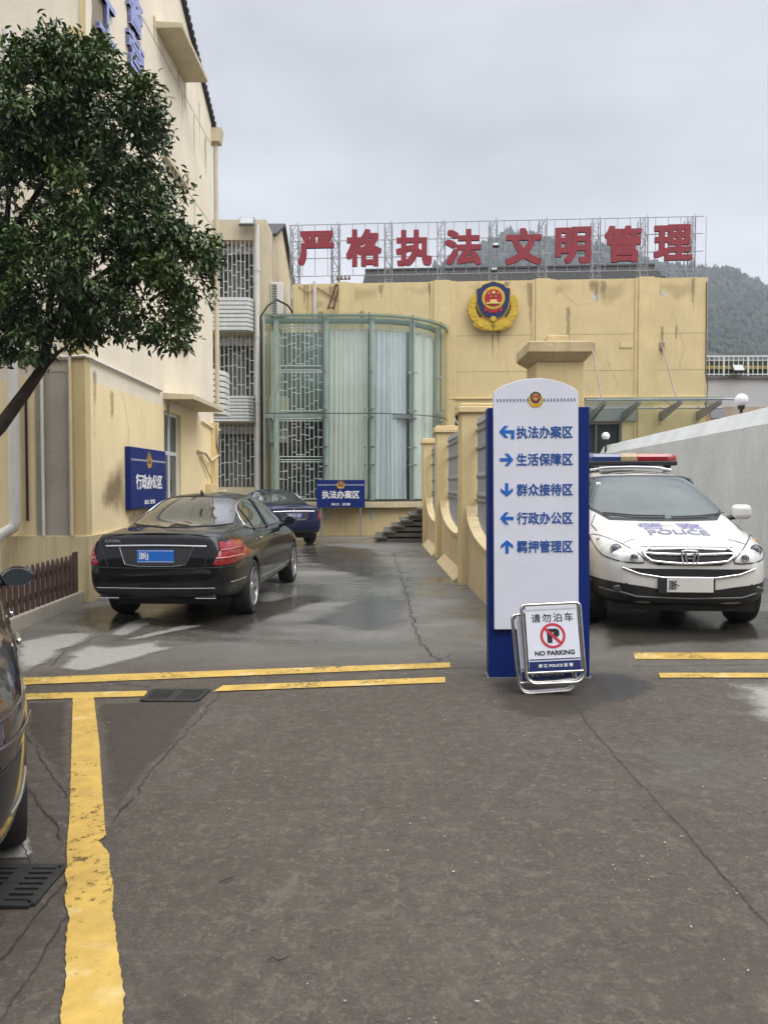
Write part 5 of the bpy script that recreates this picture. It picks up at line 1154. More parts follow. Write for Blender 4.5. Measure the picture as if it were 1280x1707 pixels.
# ------------------------------------------------------------------ the tree leaning in from the left
def tree():
    rnd = random.Random(21); nr_ = np.random.default_rng(21)
    e = empty('evergreen_tree', (-4.95, 8.0, 0), 'dense glossy dark green tree leaning out over the parked cars', 'tree'); o0 = Vector(e.location)
    T = lambda px, py, Y: atY(px, py, Y) - o0
    tr = MB(); base = Vector((0, 0, 0))
    tr.tube([base, T(-60, 770, 8.0), T(0, 712, 8), T(42, 655, 8), T(72, 612, 8.02), T(80, 560, 8.05), T(86, 480, 8.1), T(95, 380, 8.1)], [.11, .082, .068, .058, .050, .043, .036, .026], 10)
    tr.build('trunk', M_trunk(), e, smooth=60)
    lb_ = MB()
    def limb(pts, r): lb_.tube(pts, [r * (1 - .75 * i / (len(pts) - 1)) for i in range(len(pts))], 7)
    limb([T(70, 618, 8), T(95, 590, 7.9), T(115, 575, 7.85)], .035)
    limb([T(-60, 770, 8), T(-30, 640, 8.2), T(5, 480, 8.3), T(15, 330, 8.3), T(60, 200, 8.3)], .06)
    limb([T(82, 540, 8.05), T(140, 480, 8.0), T(220, 420, 8.0), T(300, 440, 7.9)], .04)
    limb([T(5, 420, 8.3), T(38, 360, 8.2), T(70, 310, 8.1), T(110, 240, 8.1)], .045)
    limb([T(90, 420, 8.1), T(150, 330, 8.2), T(200, 250, 8.2), T(220, 160, 8.2)], .03)
    limb([T(75, 600, 8), T(100, 520, 8.3), T(170, 500, 8.5), T(250, 500, 8.5)], .03)
    lobes = [(30, 185, 112, 8), (112, 165, 95, 8.1), (88, 95, 45, 8), (190, 200, 72, 8), (215, 265, 58, 7.9), (100, 290, 105, 8.3), (190, 345, 98, 8), (272, 385, 72, 7.9), (305, 455, 54, 7.9), (255, 500, 66, 7.8), (150, 440, 100, 7.8), (60, 470, 92, 7.9), (15, 535, 70, 7.7),
             (-70, 300, 150, 8), (-80, 450, 120, 8), (285, 552, 30, 7.8), (40, 572, 34, 7.8), (175, 520, 50, 8.2), (338, 420, 26, 7.9), (130, 545, 28, 8), (230, 175, 34, 8.0), (150, 105, 40, 8)]
    tw = MB(); P, D, S, TN = [], [], [], []
    for (px, py, rp, Y) in lobes:
        c = np.array(T(px, py, Y)); r = rp * Y / F; ncl = int(62 * (r / .45) ** 2) + 8
        for i in range(ncl):
            d = nr_.standard_normal(3); d /= np.linalg.norm(d); q = r * rnd.uniform(.45, 1.0) ** .6
            cp = c + d * q * np.array([1, 1.05, 1]) * (1 + .22 * mnoise.noise((d[0] * 2.5 + px, d[1] * 2.5, d[2] * 2.5)))
            pxy = cp + np.array(o0); sx_ = 640 + pxy[0] / pxy[1] * F; sy_ = 810 - (pxy[2] - H) / pxy[1] * F
            if ((sx_ - 45) / 42) ** 2 + ((sy_ - 345) / 48) ** 2 < 1 and rnd.random() < .72: continue      # thin spot where limbs show
            lob = mnoise.noise((cp[0] * 1.9, cp[1] * 1.9, cp[2] * 1.9 + 4)); 
            if lob < -.30 and rnd.random() < .6: continue
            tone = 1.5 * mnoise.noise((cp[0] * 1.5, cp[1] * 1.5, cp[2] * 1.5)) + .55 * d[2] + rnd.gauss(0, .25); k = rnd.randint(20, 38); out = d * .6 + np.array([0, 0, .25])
            tip = cp + out * .10
            if rnd.random() < .5: tw.tube([tuple(cp - d * .16), tuple(tip)], [.006, .002], 3, cap=False)
            for j in range(k):
                P.append(cp + out * rnd.uniform(-.10, .12) + nr_.standard_normal(3) * .045)
                a = nr_.standard_normal(3) * .8 + d * .7 + np.array([0, 0, -.35]); D.append(a / np.linalg.norm(a)); S.append(rnd.uniform(.048, .10)); TN.append(tone + rnd.gauss(0, .35))
    lb_.build('limbs', M_trunk(), e, smooth=60); tag(tw.build('twigs', M_trunk(), e, fix=False), kind='stuff')
    P, D, S = np.array(P), np.array(D), np.array(S)[:, None]; n = len(P)
    up = nr_.standard_normal((n, 3)) * .55 + np.array([0, 0, 1.0]); side = np.cross(D, up); side /= np.linalg.norm(side, axis=1)[:, None] + 1e-9; nrm = np.cross(side, D)
    W = S * .215
    # leaf: pointed ellipse folded a little along its rib, tip drooping
    ring = [(0, 0, 0), (.30, .85, .10), (.62, .80, .08), (1.0, 0, -.16), (.62, -.80, .08), (.30, -.85, .10), (.45, 0, .0)]
    V = np.stack([P + D * S * a + side * W * b + nrm * S * c for a, b, c in ring], 1).reshape(-1, 3)
    loc = np.array([[0, 6, 1], [1, 6, 2], [2, 6, 3], [3, 6, 4], [4, 6, 5], [5, 6, 0]]); Fc = (np.arange(n)[:, None, None] * 7 + loc[None]).reshape(-1, 3)
    me = bpy.data.meshes.new('crown'); me.vertices.add(len(V)); me.vertices.foreach_set('co', V.ravel()); me.loops.add(Fc.size); me.loops.foreach_set('vertex_index', Fc.ravel().astype(np.int32))
    me.polygons.add(len(Fc)); me.polygons.foreach_set('loop_start', np.arange(0, Fc.size, 3, dtype=np.int32))
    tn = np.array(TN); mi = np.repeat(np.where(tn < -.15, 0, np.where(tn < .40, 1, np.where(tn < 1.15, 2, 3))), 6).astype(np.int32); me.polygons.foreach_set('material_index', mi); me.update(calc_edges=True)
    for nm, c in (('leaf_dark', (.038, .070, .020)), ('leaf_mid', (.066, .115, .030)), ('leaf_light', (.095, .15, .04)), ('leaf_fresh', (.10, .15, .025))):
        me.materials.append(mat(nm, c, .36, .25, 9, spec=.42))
    ob = bpy.data.objects.new('crown', me); COL.objects.link(ob); ob.parent = e
    return n
print('leaves', tree())
# ------------------------------------------------------------------ cars. local axes: x forward from the rear bumper, y to the car's left, z up
def key(k, x):
    if x <= k[0][0]: return k[0][1]
    for (a, va), (b, vb) in zip(k, k[1:]):
        if x <= b: return va + (vb - va) * (x - a) / (b - a)
    return k[-1][1]
def car_body(C, paint, parent, levels=3):
    xs = C['xs']; half = 9; rings = []
    for x in xs:
        g = lambda n: key(C[n], x)
        w = g('w'); zb = g('zb'); zs = g('zs'); zc = g('zc'); zt = g('zt') if 'zt' in C else zc - .06
        ring = [(0, zb), (w - .16, zb), (w - .035, zb + .09), (w, g('zm')), (g('wu') if 'wu' in C else w - .012, g('zu')), (g('ws'), zs), (g('wt'), zt), (g('wt') * .55, zc - .022), (0, zc)]
        tr, tf = max(0, 1 - (x - xs[0]) / C['rear_decay']), max(0, 1 - (xs[-1] - x) / C['front_decay'])
        rings.append([(x + C['rear_off'][i] * tr - C['front_off'][i] * tf, y, z) for i, (y, z) in enumerate(ring)])
    bm = bmesh.new(); V = []
    for r in rings:
        L = [bm.verts.new(p) for p in r]; Rr = [L[0]] + [bm.verts.new((x, -y, z)) for x, y, z in r[1:-1]] + [L[-1]]
        V.append((L, Rr))
    for (La, Ra), (Lb, Rb) in zip(V, V[1:]):
        for i in range(half - 1):
            bm.faces.new((La[i], La[i + 1], Lb[i + 1], Lb[i])); bm.faces.new((Ra[i + 1], Ra[i], Rb[i], Rb[i + 1]))
    for (L, Rr), flip in ((V[0], 0), (V[-1], 1)):
        for i in range(half - 1):
            q = [L[i], L[i + 1], Rr[i + 1], Rr[i]]; u = []
            for v in q:
                if v not in u: u.append(v)
            bm.faces.new(u[::-1] if flip else u)
    cl = bm.edges.layers.float.new('crease_edge'); bm.edges.ensure_lookup_table()
    idx = {}
    for s, (L, Rr) in enumerate(V):
        for i in range(half): idx[L[i]] = (s, i); idx[Rr[i]] = (s, i)
    for e in bm.edges:
        a, b = idx[e.verts[0]], idx[e.verts[1]]
        if a[1] == b[1] and a[0] != b[0]:
            c = C['crease'].get(a[1], 0)
            if callable(c): c = c(xs[a[0]])
            e[cl] = c
        if a[0] == b[0] and a[0] in (0, len(xs) - 1) and a[1] != b[1]: e[cl] = .35
        if a[0] == b[0] and xs[a[0]] in C.get('xcrease', {}) and min(a[1], b[1]) >= 5: e[cl] = C['xcrease'][xs[a[0]]]
    bmesh.ops.recalc_face_normals(bm, faces=bm.faces)
    me = bpy.data.meshes.new('body'); bm.to_mesh(me); bm.free()
    o = bpy.data.objects.new('body', me); COL.objects.link(o)
    m = o.modifiers.new('subd', 'SUBSURF'); m.levels = levels; m.render_levels = levels
    bpy.context.view_layer.update(); dg = bpy.context.evaluated_depsgraph_get()
    sm = bpy.data.meshes.new_from_object(o.evaluated_get(dg))
    b2 = bmesh.new(); b2.from_mesh(sm); bvh = BVHTree.FromBMesh(b2); b2.free()
    # cut the wheel openings
    cut = MB()
    for ax in C['axles']:
        for s in (1, -1): cut.lathe([(C['well'], s * (C['track'] - .34)), (C['well'], s * 1.3)], (ax, 0, C['wr']), 'y', 48)
    cb = cut.build('cutter', M_black())
    o.modifiers.clear(); o.data = sm; bpy.data.meshes.remove(me)
    sm.materials.clear(); sm.materials.append(paint); sm.materials.append(M_black())
    md = o.modifiers.new('cut', 'BOOLEAN'); md.object = cb; md.operation = 'DIFFERENCE'; md.solver = 'EXACT'; md.material_mode = 'TRANSFER'
    bpy.context.view_layer.update(); dg = bpy.context.evaluated_depsgraph_get()
    fm = bpy.data.meshes.new_from_object(o.evaluated_get(dg)); o.modifiers.clear(); o.data = fm
    bpy.data.objects.remove(cb)
    fm.shade_smooth(); fm.set_sharp_from_angle(angle=R(42)); o.parent = parent; o.name = 'body'; fm.name = 'body'
    return o, bvh
DIRS = {'left': (Vector((0, -1, 0)), lambda u, v: Vector((u, 3, v))), 'right': (Vector((0, 1, 0)), lambda u, v: Vector((u, -3, v))),
        'rear': (Vector((1, 0, 0)), lambda u, v: Vector((-3, u, v))), 'front': (Vector((-1, 0, 0)), lambda u, v: Vector((9, u, v))), 'top': (Vector((0, 0, -1)), lambda u, v: Vector((u, v, 4))),
        'cornerR': (Vector((.64, .77, 0)), None), 'cornerL': (Vector((.64, -.77, 0)), None)}
def cast(bvh, view, u, v, up):
    d, f = DIRS[view]; loc, nrm, i, dist = bvh.ray_cast(f(u, v), d)
    if loc is None: return None
    if nrm.dot(d) > 0: nrm = -nrm
    return loc + nrm * up
def chaikin(P, k):
    for _ in range(k):
        Q = []
        for a, b in zip(P, P[1:] + P[:1]): Q += [(a[0] * .75 + b[0] * .25, a[1] * .75 + b[1] * .25), (a[0] * .25 + b[0] * .75, a[1] * .25 + b[1] * .75)]
        P = Q
    return P
def patch(bvh, view, poly, up, name, m, parent, step=.05, rnd=0, smooth=True, bulge=0):
    poly = chaikin(list(poly), rnd); out = []
    for a, b in zip(poly, poly[1:] + poly[:1]):
        n = max(1, int(math.hypot(b[0] - a[0], b[1] - a[1]) / step)); out += [(a[0] + (b[0] - a[0]) * i / n, a[1] + (b[1] - a[1]) * i / n) for i in range(n)]
    def inside(x, y):
        c = False
        for (x0, y0), (x1, y1) in zip(out, out[1:] + out[:1]):
            if (y0 > y) != (y1 > y) and x < (x1 - x0) * (y - y0) / (y1 - y0 + 1e-12) + x0: c = not c
        return c
    us = [p[0] for p in out]; vs = [p[1] for p in out]; inner = []
    def edist(x, y): return min(math.hypot(x - p[0], y - p[1]) for p in out)
    u = min(us) + step * .7
    while u < max(us):
        v = min(vs) + step * .7
        while v < max(vs):
            if inside(u, v) and edist(u, v) > step * .45: inner.append((u, v))
            v += step
        u += step
    co = [Vector(p) for p in out + inner]; n = len(out)
    r = delaunay_2d_cdt(co, [(i, (i + 1) % n) for i in range(n)], [list(range(n))], 1, 1e-5)
    mb = MB(); mp = {}
    for i, p in enumerate(r[0]):
        q = cast(bvh, view, p.x, p.y, up + (bulge * min(1, edist(p.x, p.y) / .06) if bulge else 0))
        if q is not None: mp[i] = len(mb.v); mb.v.append(tuple(q))
    for f in r[2]:
        if all(i in mp for i in f): mb.f.append([mp[i] for i in f]); mb.m.append(0)
    d = DIRS[view][0]; o = mb.build(name, m, parent, fix=False)
    me = o.data; flip = sum(1 if p.normal.dot(d) > 0 else -1 for p in me.polygons) > 0
    if flip: me.flip_normals()
    if smooth: me.shade_smooth()
    return o
def outline(bvh, view, poly, up, r, name, m, parent, rnd=0, closed=True, step=.05, n=6):
    poly = chaikin(list(poly), rnd) if closed else list(poly); pts = []
    seq = list(zip(poly, poly[1:] + poly[:1])) if closed else list(zip(poly, poly[1:]))
    for a, b in seq:
        k = max(1, int(math.hypot(b[0] - a[0], b[1] - a[1]) / step)); pts += [(a[0] + (b[0] - a[0]) * i / k, a[1] + (b[1] - a[1]) * i / k) for i in range(k)]
    if not closed: pts.append(poly[-1])
    P = [q for q in (cast(bvh, view, u, v, up) for u, v in pts) if q is not None]
    return MB().tube(P, r, n, closed=closed).build(name, m, parent, smooth=70)
def wheel(parent, x, y, side, r, w, spokes, rimm, dbl=True):
    s = side; rr = r * .70
    t = MB(); prof = [(rr * .98, -w * .46), (r * .93, -w * .5), (r * .985, -w * .40), (r, -w * .25), (r, w * .25), (r * .985, w * .40), (r * .93, w * .5), (rr * .98, w * .46)]
    t.lathe([(a, b * s) for a, b in prof], (0, 0, 0), 'y', 48, close=False)
    for i in range(3): t.lathe([(r * 1.001, s * w * (-.16 + .16 * i) - .004), (r * 1.003, s * w * (-.16 + .16 * i) + .004)], (0, 0, 0), 'y', 48, close=False)
    W = t.build('wheel', M_rubber(), parent, smooth=35, loc=(x, y, r))
    b = MB(); b.lathe([(rr * 1.0, s * w * .47), (rr * .97, s * w * .49), (rr * .93, s * w * .44), (rr * .90, s * w * .2), (rr * .9, -s * w * .4)], (0, 0, 0), 'y', 48, close=False)
    b.lathe([(.001, s * w * .40), (.055, s * w * .40), (.065, s * w * .34), (.065, s * w * .1)], (0, 0, 0), 'y', 20, close=False)
    for i in range(spokes):
        a0 = 2 * math.pi * i / spokes
        for q in ((-.055, .055) if dbl else (0,)):
            pts = []
            for (rad, hw, dep) in ((.05, .028 if not dbl else .020, .36), (rr * .55, .030 if not dbl else .018, .41), (rr * .95, .042 if not dbl else .022, .45)):
                a = a0 + q * (rad / rr) * 1.6
                for sg in (-1, 1): pts.append((rad * math.cos(a) - sg * hw * math.sin(a), s * w * dep, rad * math.sin(a) + sg * hw * math.cos(a)))
            bk = [(p[0], p[1] - s * .035, p[2]) for p in pts]; o = len(b.v); b.v += pts + bk
            for k in range(2):
                i0 = o + 2 * k; b.f += [[i0, i0 + 1, i0 + 3, i0 + 2], [i0, i0 + 2, i0 + 8, i0 + 6], [i0 + 1, i0 + 7, i0 + 9, i0 + 3]]; b.m += [0, 0, 0]
    b.build('rim', rimm, W, smooth=30)
    MB().lathe([(.001, -s * w * .02), (rr * .89, -s * w * .02), (rr * .89, -s * w * .06), (.001, -s * w * .06)], (0, 0, 0), 'y', 32, close=False).build('brake_disc', mat('brake_dark', (.03, .03, .03), .5, .2, 8, metal=.5), W)
    return W
def paint(name, col, fl=.0, rough=.28, spec=.1, coat=.75): return mat(name, col, rough, .04, 2, metal=fl, coat=coat, spec=spec, dirt=.04, dirtcol=tuple(min(1, c * 1.3 + .02) for c in col))
CARGLASS = mat('tinted_car_glass', (.016, .021, .019), .03, .1, 2, spec=1.0, coat=.6)
SILVER = mat('alloy_rim', (.55, .56, .57), .28, .08, 10, metal=.9)
TAIL = mat('red_lamp_lens', (.27, .007, .013), .12, .12, 14, coat=1.0)
def mirror(parent, x, y, z, side, m, sc=1.0):
    b = MB(); b.sphere((0, 0, 0), 1, 18, 12, (.085 * sc, .125 * sc, .075 * sc))
    b.build('mirror', m, parent, smooth=80, loc=(x, y + side * .10, z)); 
    mm = bpy.data.objects[-1] if False else None
    a = MB().tube([(x + .02, y - side * .06, z - .06), (x, y + side * .06, z - .03)], .022, 8).build('mirror_arm', m, parent, smooth=60)
def seams(bvh, view, door, parent, paintm, handle, s):
    # a door: dark gap behind, painted skin over it, handle on it
    cx = sum(p[0] for p in door) / len(door); cz = sum(p[1] for p in door) / len(door)
    gap = [(cx + (x - cx) * 1.0 + math.copysign(.006, x - cx), cz + (z - cz) + math.copysign(.006, z - cz)) for x, z in door]
    d = patch(bvh, view, door, .0032, 'door', paintm, parent, step=.07)
    patch(bvh, view, gap, .0014, 'door_gap', M_black(), d, step=.07)
    q = cast(bvh, view, handle[0], handle[1], .02)
    if q is not None:
        MB().box(-.10, .10, -.012, .012, -.016, .016).build('handle', M_chrome(), d, bevel=.008, loc=q)
    return d

SEDAN = dict(xs=[0, .12, .35, .72, .95, 1.3, 1.68, 2.05, 2.55, 3.1, 3.5, 3.95, 4.15, 4.5, 4.85, 5.08, 5.2],
    zb=[(0, .33), (.25, .27), (1.2, .21), (4.3, .2), (4.9, .22), (5.2, .3)],
    w=[(0, .75), (.12, .83), (.35, .895), (.7, .925), (1.3, .935), (2.6, .93), (4.3, .935), (4.8, .90), (5.05, .82), (5.2, .66)],
    zm=[(0, .58), (.6, .62), (4.5, .60), (5.2, .52)], zu=[(0, .84), (.7, .90), (2.6, .915), (4, .87), (5, .72), (5.2, .64)],
    zs=[(0, 1.0), (.12, 1.015), (.9, 1.01), (1.3, 1.0), (2.5, .98), (3.9, .95), (4.4, .90), (4.9, .79), (5.2, .68)],
    ws=[(0, .66), (.12, .74), (.7, .80), (1.3, .83), (3.9, .83), (4.8, .74), (5.2, .55)],
    zc=[(0, 1.06), (.12, 1.085), (.72, 1.105), (.95, 1.13), (1.3, 1.29), (1.68, 1.43), (2.05, 1.482), (2.55, 1.497), (3.1, 1.46), (3.5, 1.32), (3.95, 1.10), (4.15, 1.04), (4.5, .97), (4.85, .88), (5.08, .79), (5.2, .70)],
    zt=[(0, 1.035), (.12, 1.06), (.72, 1.07), (.95, 1.085), (1.3, 1.225), (1.68, 1.365), (2.05, 1.42), (2.55, 1.435), (3.1, 1.40), (3.5, 1.255), (3.95, 1.05), (4.15, 1.0), (4.5, .94), (4.85, .85), (5.2, .69)],
    wt=[(0, .54), (.12, .62), (.72, .66), (.95, .665), (1.3, .60), (1.68, .56), (2.05, .565), (2.55, .575), (3.1, .575), (3.5, .62), (3.95, .70), (4.15, .68), (4.85, .58), (5.2, .4)],
    rear_off=[.16, .10, .02, 0, .05, .09, .11, .10, .09], front_off=[.2, .12, .04, 0, .03, .08, .08, .04, .03], rear_decay=.9, front_decay=.5,
    crease={5: .35, 6: lambda x: .25 if .9 < x < 4 else .1, 2: .2, 4: .25}, axles=(1.15, 4.315), wr=.335, well=.375, track=.93)
def sedan(name, label, loc, heading, col, luxe=True, lens=None):
    e = empty(name, loc, label, 'car', R(90) - heading); pm = col
    body, bvh = car_body(SEDAN, pm, e); TAIL_ = lens or TAIL
    for ax in SEDAN['axles']:
        for s in (1, -1): wheel(e, ax, s * .80, s, .335, .245, 7, SILVER)
    MB().box(.55, 4.9, -.70, .70, .20, .30).build('underbody', M_black(), e)
    rw = [(-.66, 1.10), (0, 1.085), (.66, 1.10), (.65, 1.14), (.545, 1.36), (.50, 1.41), (0, 1.43), (-.50, 1.41), (-.545, 1.36), (-.65, 1.14)]
    patch(bvh, 'rear', rw, .004, 'rear_window', CARGLASS, e, rnd=1); outline(bvh, 'rear', rw, .004, .007, 'window_seal', M_black(), e, rnd=1)
    wpoly = [(-.66, 1.08), (.66, 1.08), (.55, 1.38), (.40, 1.425), (-.40, 1.425), (-.55, 1.38)]
    patch(bvh, 'front', wpoly, .004, 'windscreen', CARGLASS, e, rnd=1)
    side = [(1.30, 1.02), (1.32, 1.13), (1.50, 1.27), (1.78, 1.355), (2.15, 1.40), (2.6, 1.405), (2.95, 1.385), (3.3, 1.27), (3.62, 1.10), (3.72, 1.01)]
    for v, s in (('left', 1), ('right', -1)):
        patch(bvh, v, [(.0 + x, z) for x, z in [(1.36, .98), (2.42, .965), (2.42, .36), (1.74, .36), (1.56, .62), (1.36, .76)]], .003, 'door', pm, e) if False else None
        d1 = seams(bvh, v, [(1.40, .985), (2.44, .965), (2.46, .36), (1.62, .36), (1.50, .70), (1.40, .80)], e, pm, (1.60, .90), s)
        d2 = seams(bvh, v, [(2.47, .965), (3.72, .94), (3.86, .86), (3.86, .36), (2.49, .36)], e, pm, (2.68, .885), s)
        wn_ = patch(bvh, v, side, .006, 'side_window', CARGLASS, e, rnd=2)
        outline(bvh, v, side, .007, .010, 'window_trim', M_chrome(), wn_, rnd=2)
        outline(bvh, v, [(2.44, .99), (2.40, 1.39)], .009, .022, 'window_pillar', M_black(), wn_, closed=False); outline(bvh, v, [(1.62, 1.0), (1.60, 1.30)], .009, .010, 'window_divider', M_black(), wn_, closed=False)
        outline(bvh, v, [(1.60, .40), (2.6, .385), (3.9, .40)], .004, .010, 'side_strip', M_chrome(), e, closed=False); outline(bvh, v, [(.22, .50), (.72, .50)], .004, .009, 'bumper_strip', M_chrome(), e, closed=False)
        b = MB(); b.sphere((0, 0, 0), 1, 18, 12, (.10, .115, .078)); mo = b.build('mirror', pm, e, smooth=80, loc=(3.50, s * .995, 1.04))
        MB().tube([(.02, -s * .20, -.07), (0, 0, -.03)], .026, 8).build('mirror_arm', M_black(), mo, smooth=60)
        MB().lathe([(.001, -.103), (.085, -.103), (.09, -.088), (.09, -.05)], (0, 0, 0), 'x', 20).xf(Matrix.Diagonal((1, 1.12, .76, 1))).build('mirror_glass', mat('mirror_glass', (.10, .13, .16), .03, .05, metal=.9), mo, smooth=40)
        patch(bvh, v, chaikin([(1.5, .62)], 0), .0, 'x', pm, e) if False else None
        li = patch(bvh, 'rear', [(s * .67, .705), (s * .75, .70), (s * .90, .715), (s * .93, .80), (s * .86, .945), (s * .79, .965), (s * .76, .90), (s * .715, .78)], .008, 'tail_light', TAIL_, e, step=.025, rnd=1, bulge=.012)
        patch(bvh, v, [(.10, .70), (.20, .71), (.255, .76), (.265, .87), (.215, .95), (.10, .955)], .012, 'tail_light_side', TAIL_, li, step=.03, rnd=1)
        outline(bvh, 'rear', [(s * .71, .775), (s * .90, .785)], .024, .008, 'lamp_band', mat('pink_lens', (.60, .20, .20), .2, .05, coat=1) if lens is None else lens, li, closed=False, step=.02)
        outline(bvh, 'rear', [(s * .75, .86), (s * .88, .87)], .022, .006, 'lamp_band', MATS['pink_lens'] if lens is None else lens, li, closed=False, step=.02)
        hl = patch(bvh, 'front', [(s * .48, .62), (s * .80, .66), (s * .84, .76), (s * .62, .76), (s * .48, .70)], .006, 'headlight', mat('lamp_clear', (.5, .52, .53), .1, .1, coat=1), e, rnd=1)
        if not luxe: continue
        ex = MB(); q = cast(bvh, 'rear', s * .56, .36, .0); sx_ = q.x if q else .05
        ex.tube([(sx_ - .012, s * a, z) for a, z in ((.455, .335), (.70, .335), (.665, .405), (.455, .405))], .005, 6, closed=True).build('exhaust_trim', MATS.get('dark_chrome') or mat('dark_chrome', (.3, .3, .3), .2, .05, metal=1), e)
        MB().prism([(s * a, z) for a, z in ((.46, .34), (.69, .34), (.66, .40), (.46, .40))], sx_ - .008, sx_ + .05, 'x').build('exhaust_tip', M_dark(), e)
    patch(bvh, 'rear', [(-.62, .31), (.62, .31), (.76, .41), (.72, .445), (-.72, .445), (-.76, .41)], .003, 'rear_diffuser', M_black(), e, step=.04)
    if luxe: outline(bvh, 'rear', [(-.70, .455), (0, .45), (.70, .455)], .003, .0045, 'bumper_line', M_chrome(), e, closed=False)
    outline(bvh, 'rear', [(-.88, .685), (-.5, .672), (0, .668), (.5, .672), (.88, .685)], .001, .006, 'bumper_gap', M_black(), e, closed=False)
    for s in (-1, 1): outline(bvh, 'rear', [(s * .57, .69), (s * .615, .80), (s * .69, .94), (s * .72, 1.02), (s * .70, 1.06)], .001, .005, 'boot_gap', M_black(), e, closed=False)
    outline(bvh, 'rear', [(-.60, .905), (-.3, .912), (0, .914), (.3, .912), (.60, .905)], .010, .013, 'boot_chrome_bar', M_chrome(), e, closed=False)
    rec = patch(bvh, 'rear', [(-.34, .70), (.34, .70), (.42, .895), (-.42, .895)], .003, 'plate_recess', M_black(), e)
    outline(bvh, 'rear', [(-.44, .895), (-.36, .71), (-.2, .69), (.2, .69), (.36, .71), (.44, .895)], .004, .006, 'recess_trim', mat('dark_chrome', (.3, .3, .3), .2, .05, metal=1), e, closed=False)
    return e, bvh
def plate(e, x, z, y, w, h, m, s, sm, rot, bold=.02, tw=None):
    p = MB().box(-w / 2, w / 2, -.004, .004, -h / 2, h / 2).build('number_plate', m, e, bevel=.002, loc=(x, y, z), rot=(0, 0, rot))
    MB().box(-w / 2 + .006, w / 2 - .006, -.0048, -.004, h / 2 - .012, h / 2 - .008).box(-w / 2 + .006, w / 2 - .006, -.0048, -.004, -h / 2 + .008, -h / 2 + .012).build('plate_rule', sm, p)
    return p
BLK = paint('black_car_paint', (.006, .006, .0065)); mh = R(2.3)
rax = Vector((-2.45, 9.62)); org = rax - Vector((math.sin(mh), math.cos(mh))) * 1.15
merc, bv = sedan('black_sedan', 'shiny black saloon car parked by the yellow wall with blue plate', (org.x, org.y, 0), mh, BLK)
merc.scale = (1, .93, 1)
rot = R(-90)
q = cast(bv, 'rear', 0, .80, .012); PB = mat('blue_plate', (.02, .14, .52), .4, .05)
p_ = plate(merc, q.x, .80, 0, .44, .14, PB, '', M_letterwhite(), rot); text('浙J', M_letterwhite(), p_, (-.14, -.005, 0), h=.085, w=.115, bold=.02, ext=.002)
q = cast(bv, 'rear', .53, .965, .006); text('S300L', M_chrome(), merc, (q.x, .52, .965), (0, 0, rot), 'badge', h=.032, w=.20, bold=.03, ext=.006)
q = cast(bv, 'top', 1.95, 0, .0); MB().prism([(1.86, q.z - .02), (2.02, q.z - .01), (1.90, q.z + .055), (1.87, q.z + .055)], -.008, .008).build('roof_aerial', M_black(), merc, bevel=.003)

# dark blue saloon beyond it
NAVY = paint('navy_car_paint', (.008, .013, .055)); ph = R(-25); org = Vector((-2.30, 20.1))
peu = None
def navy_car():
    e, b = sedan('navy_sedan', 'dark blue saloon car at the far end of the lane by the glass bay', (org.x, org.y, 0), ph, NAVY, False); e.scale = (.83, .925, 1.0)
    q = cast(b, 'rear', 0, .80, .012); p = plate(e, q.x, .80, 0, .46, .14, mat('dark_blue_plate', (.05, .07, .30), .4, .05), '', M_letterwhite(), rot)
    text('浙JEJ159', M_letterwhite(), p, (0, -.005, 0), h=.085, w=.38, bold=.02, ext=.002)
    q = cast(b, 'rear', 0, .99, .006); text('♞', M_chrome(), e, (q.x, 0, .985), (0, 0, rot), 'badge', h=.085, bold=.0, ext=.01)
    return e
peu = navy_car()

# dark car at the left edge
GREY = paint('charcoal_car_paint', (.014, .014, .015)); lh = R(-27.5)
rear_wheel = Vector((-1.61, 3.50)); fwd = Vector((math.sin(lh), math.cos(lh))); rgt = Vector((math.cos(lh), -math.sin(lh)))
org = rear_wheel - rgt * .92 - fwd * 1.15
lc, _ = sedan('charcoal_sedan', 'dark charcoal car cut off at the left edge, its wing mirror over the picket fence', (org.x, org.y, 0), lh, GREY, False, mat('smoked_lens', (.03, .018, .018), .12, .1, coat=1)); lc.scale = (.93, .97, .91)

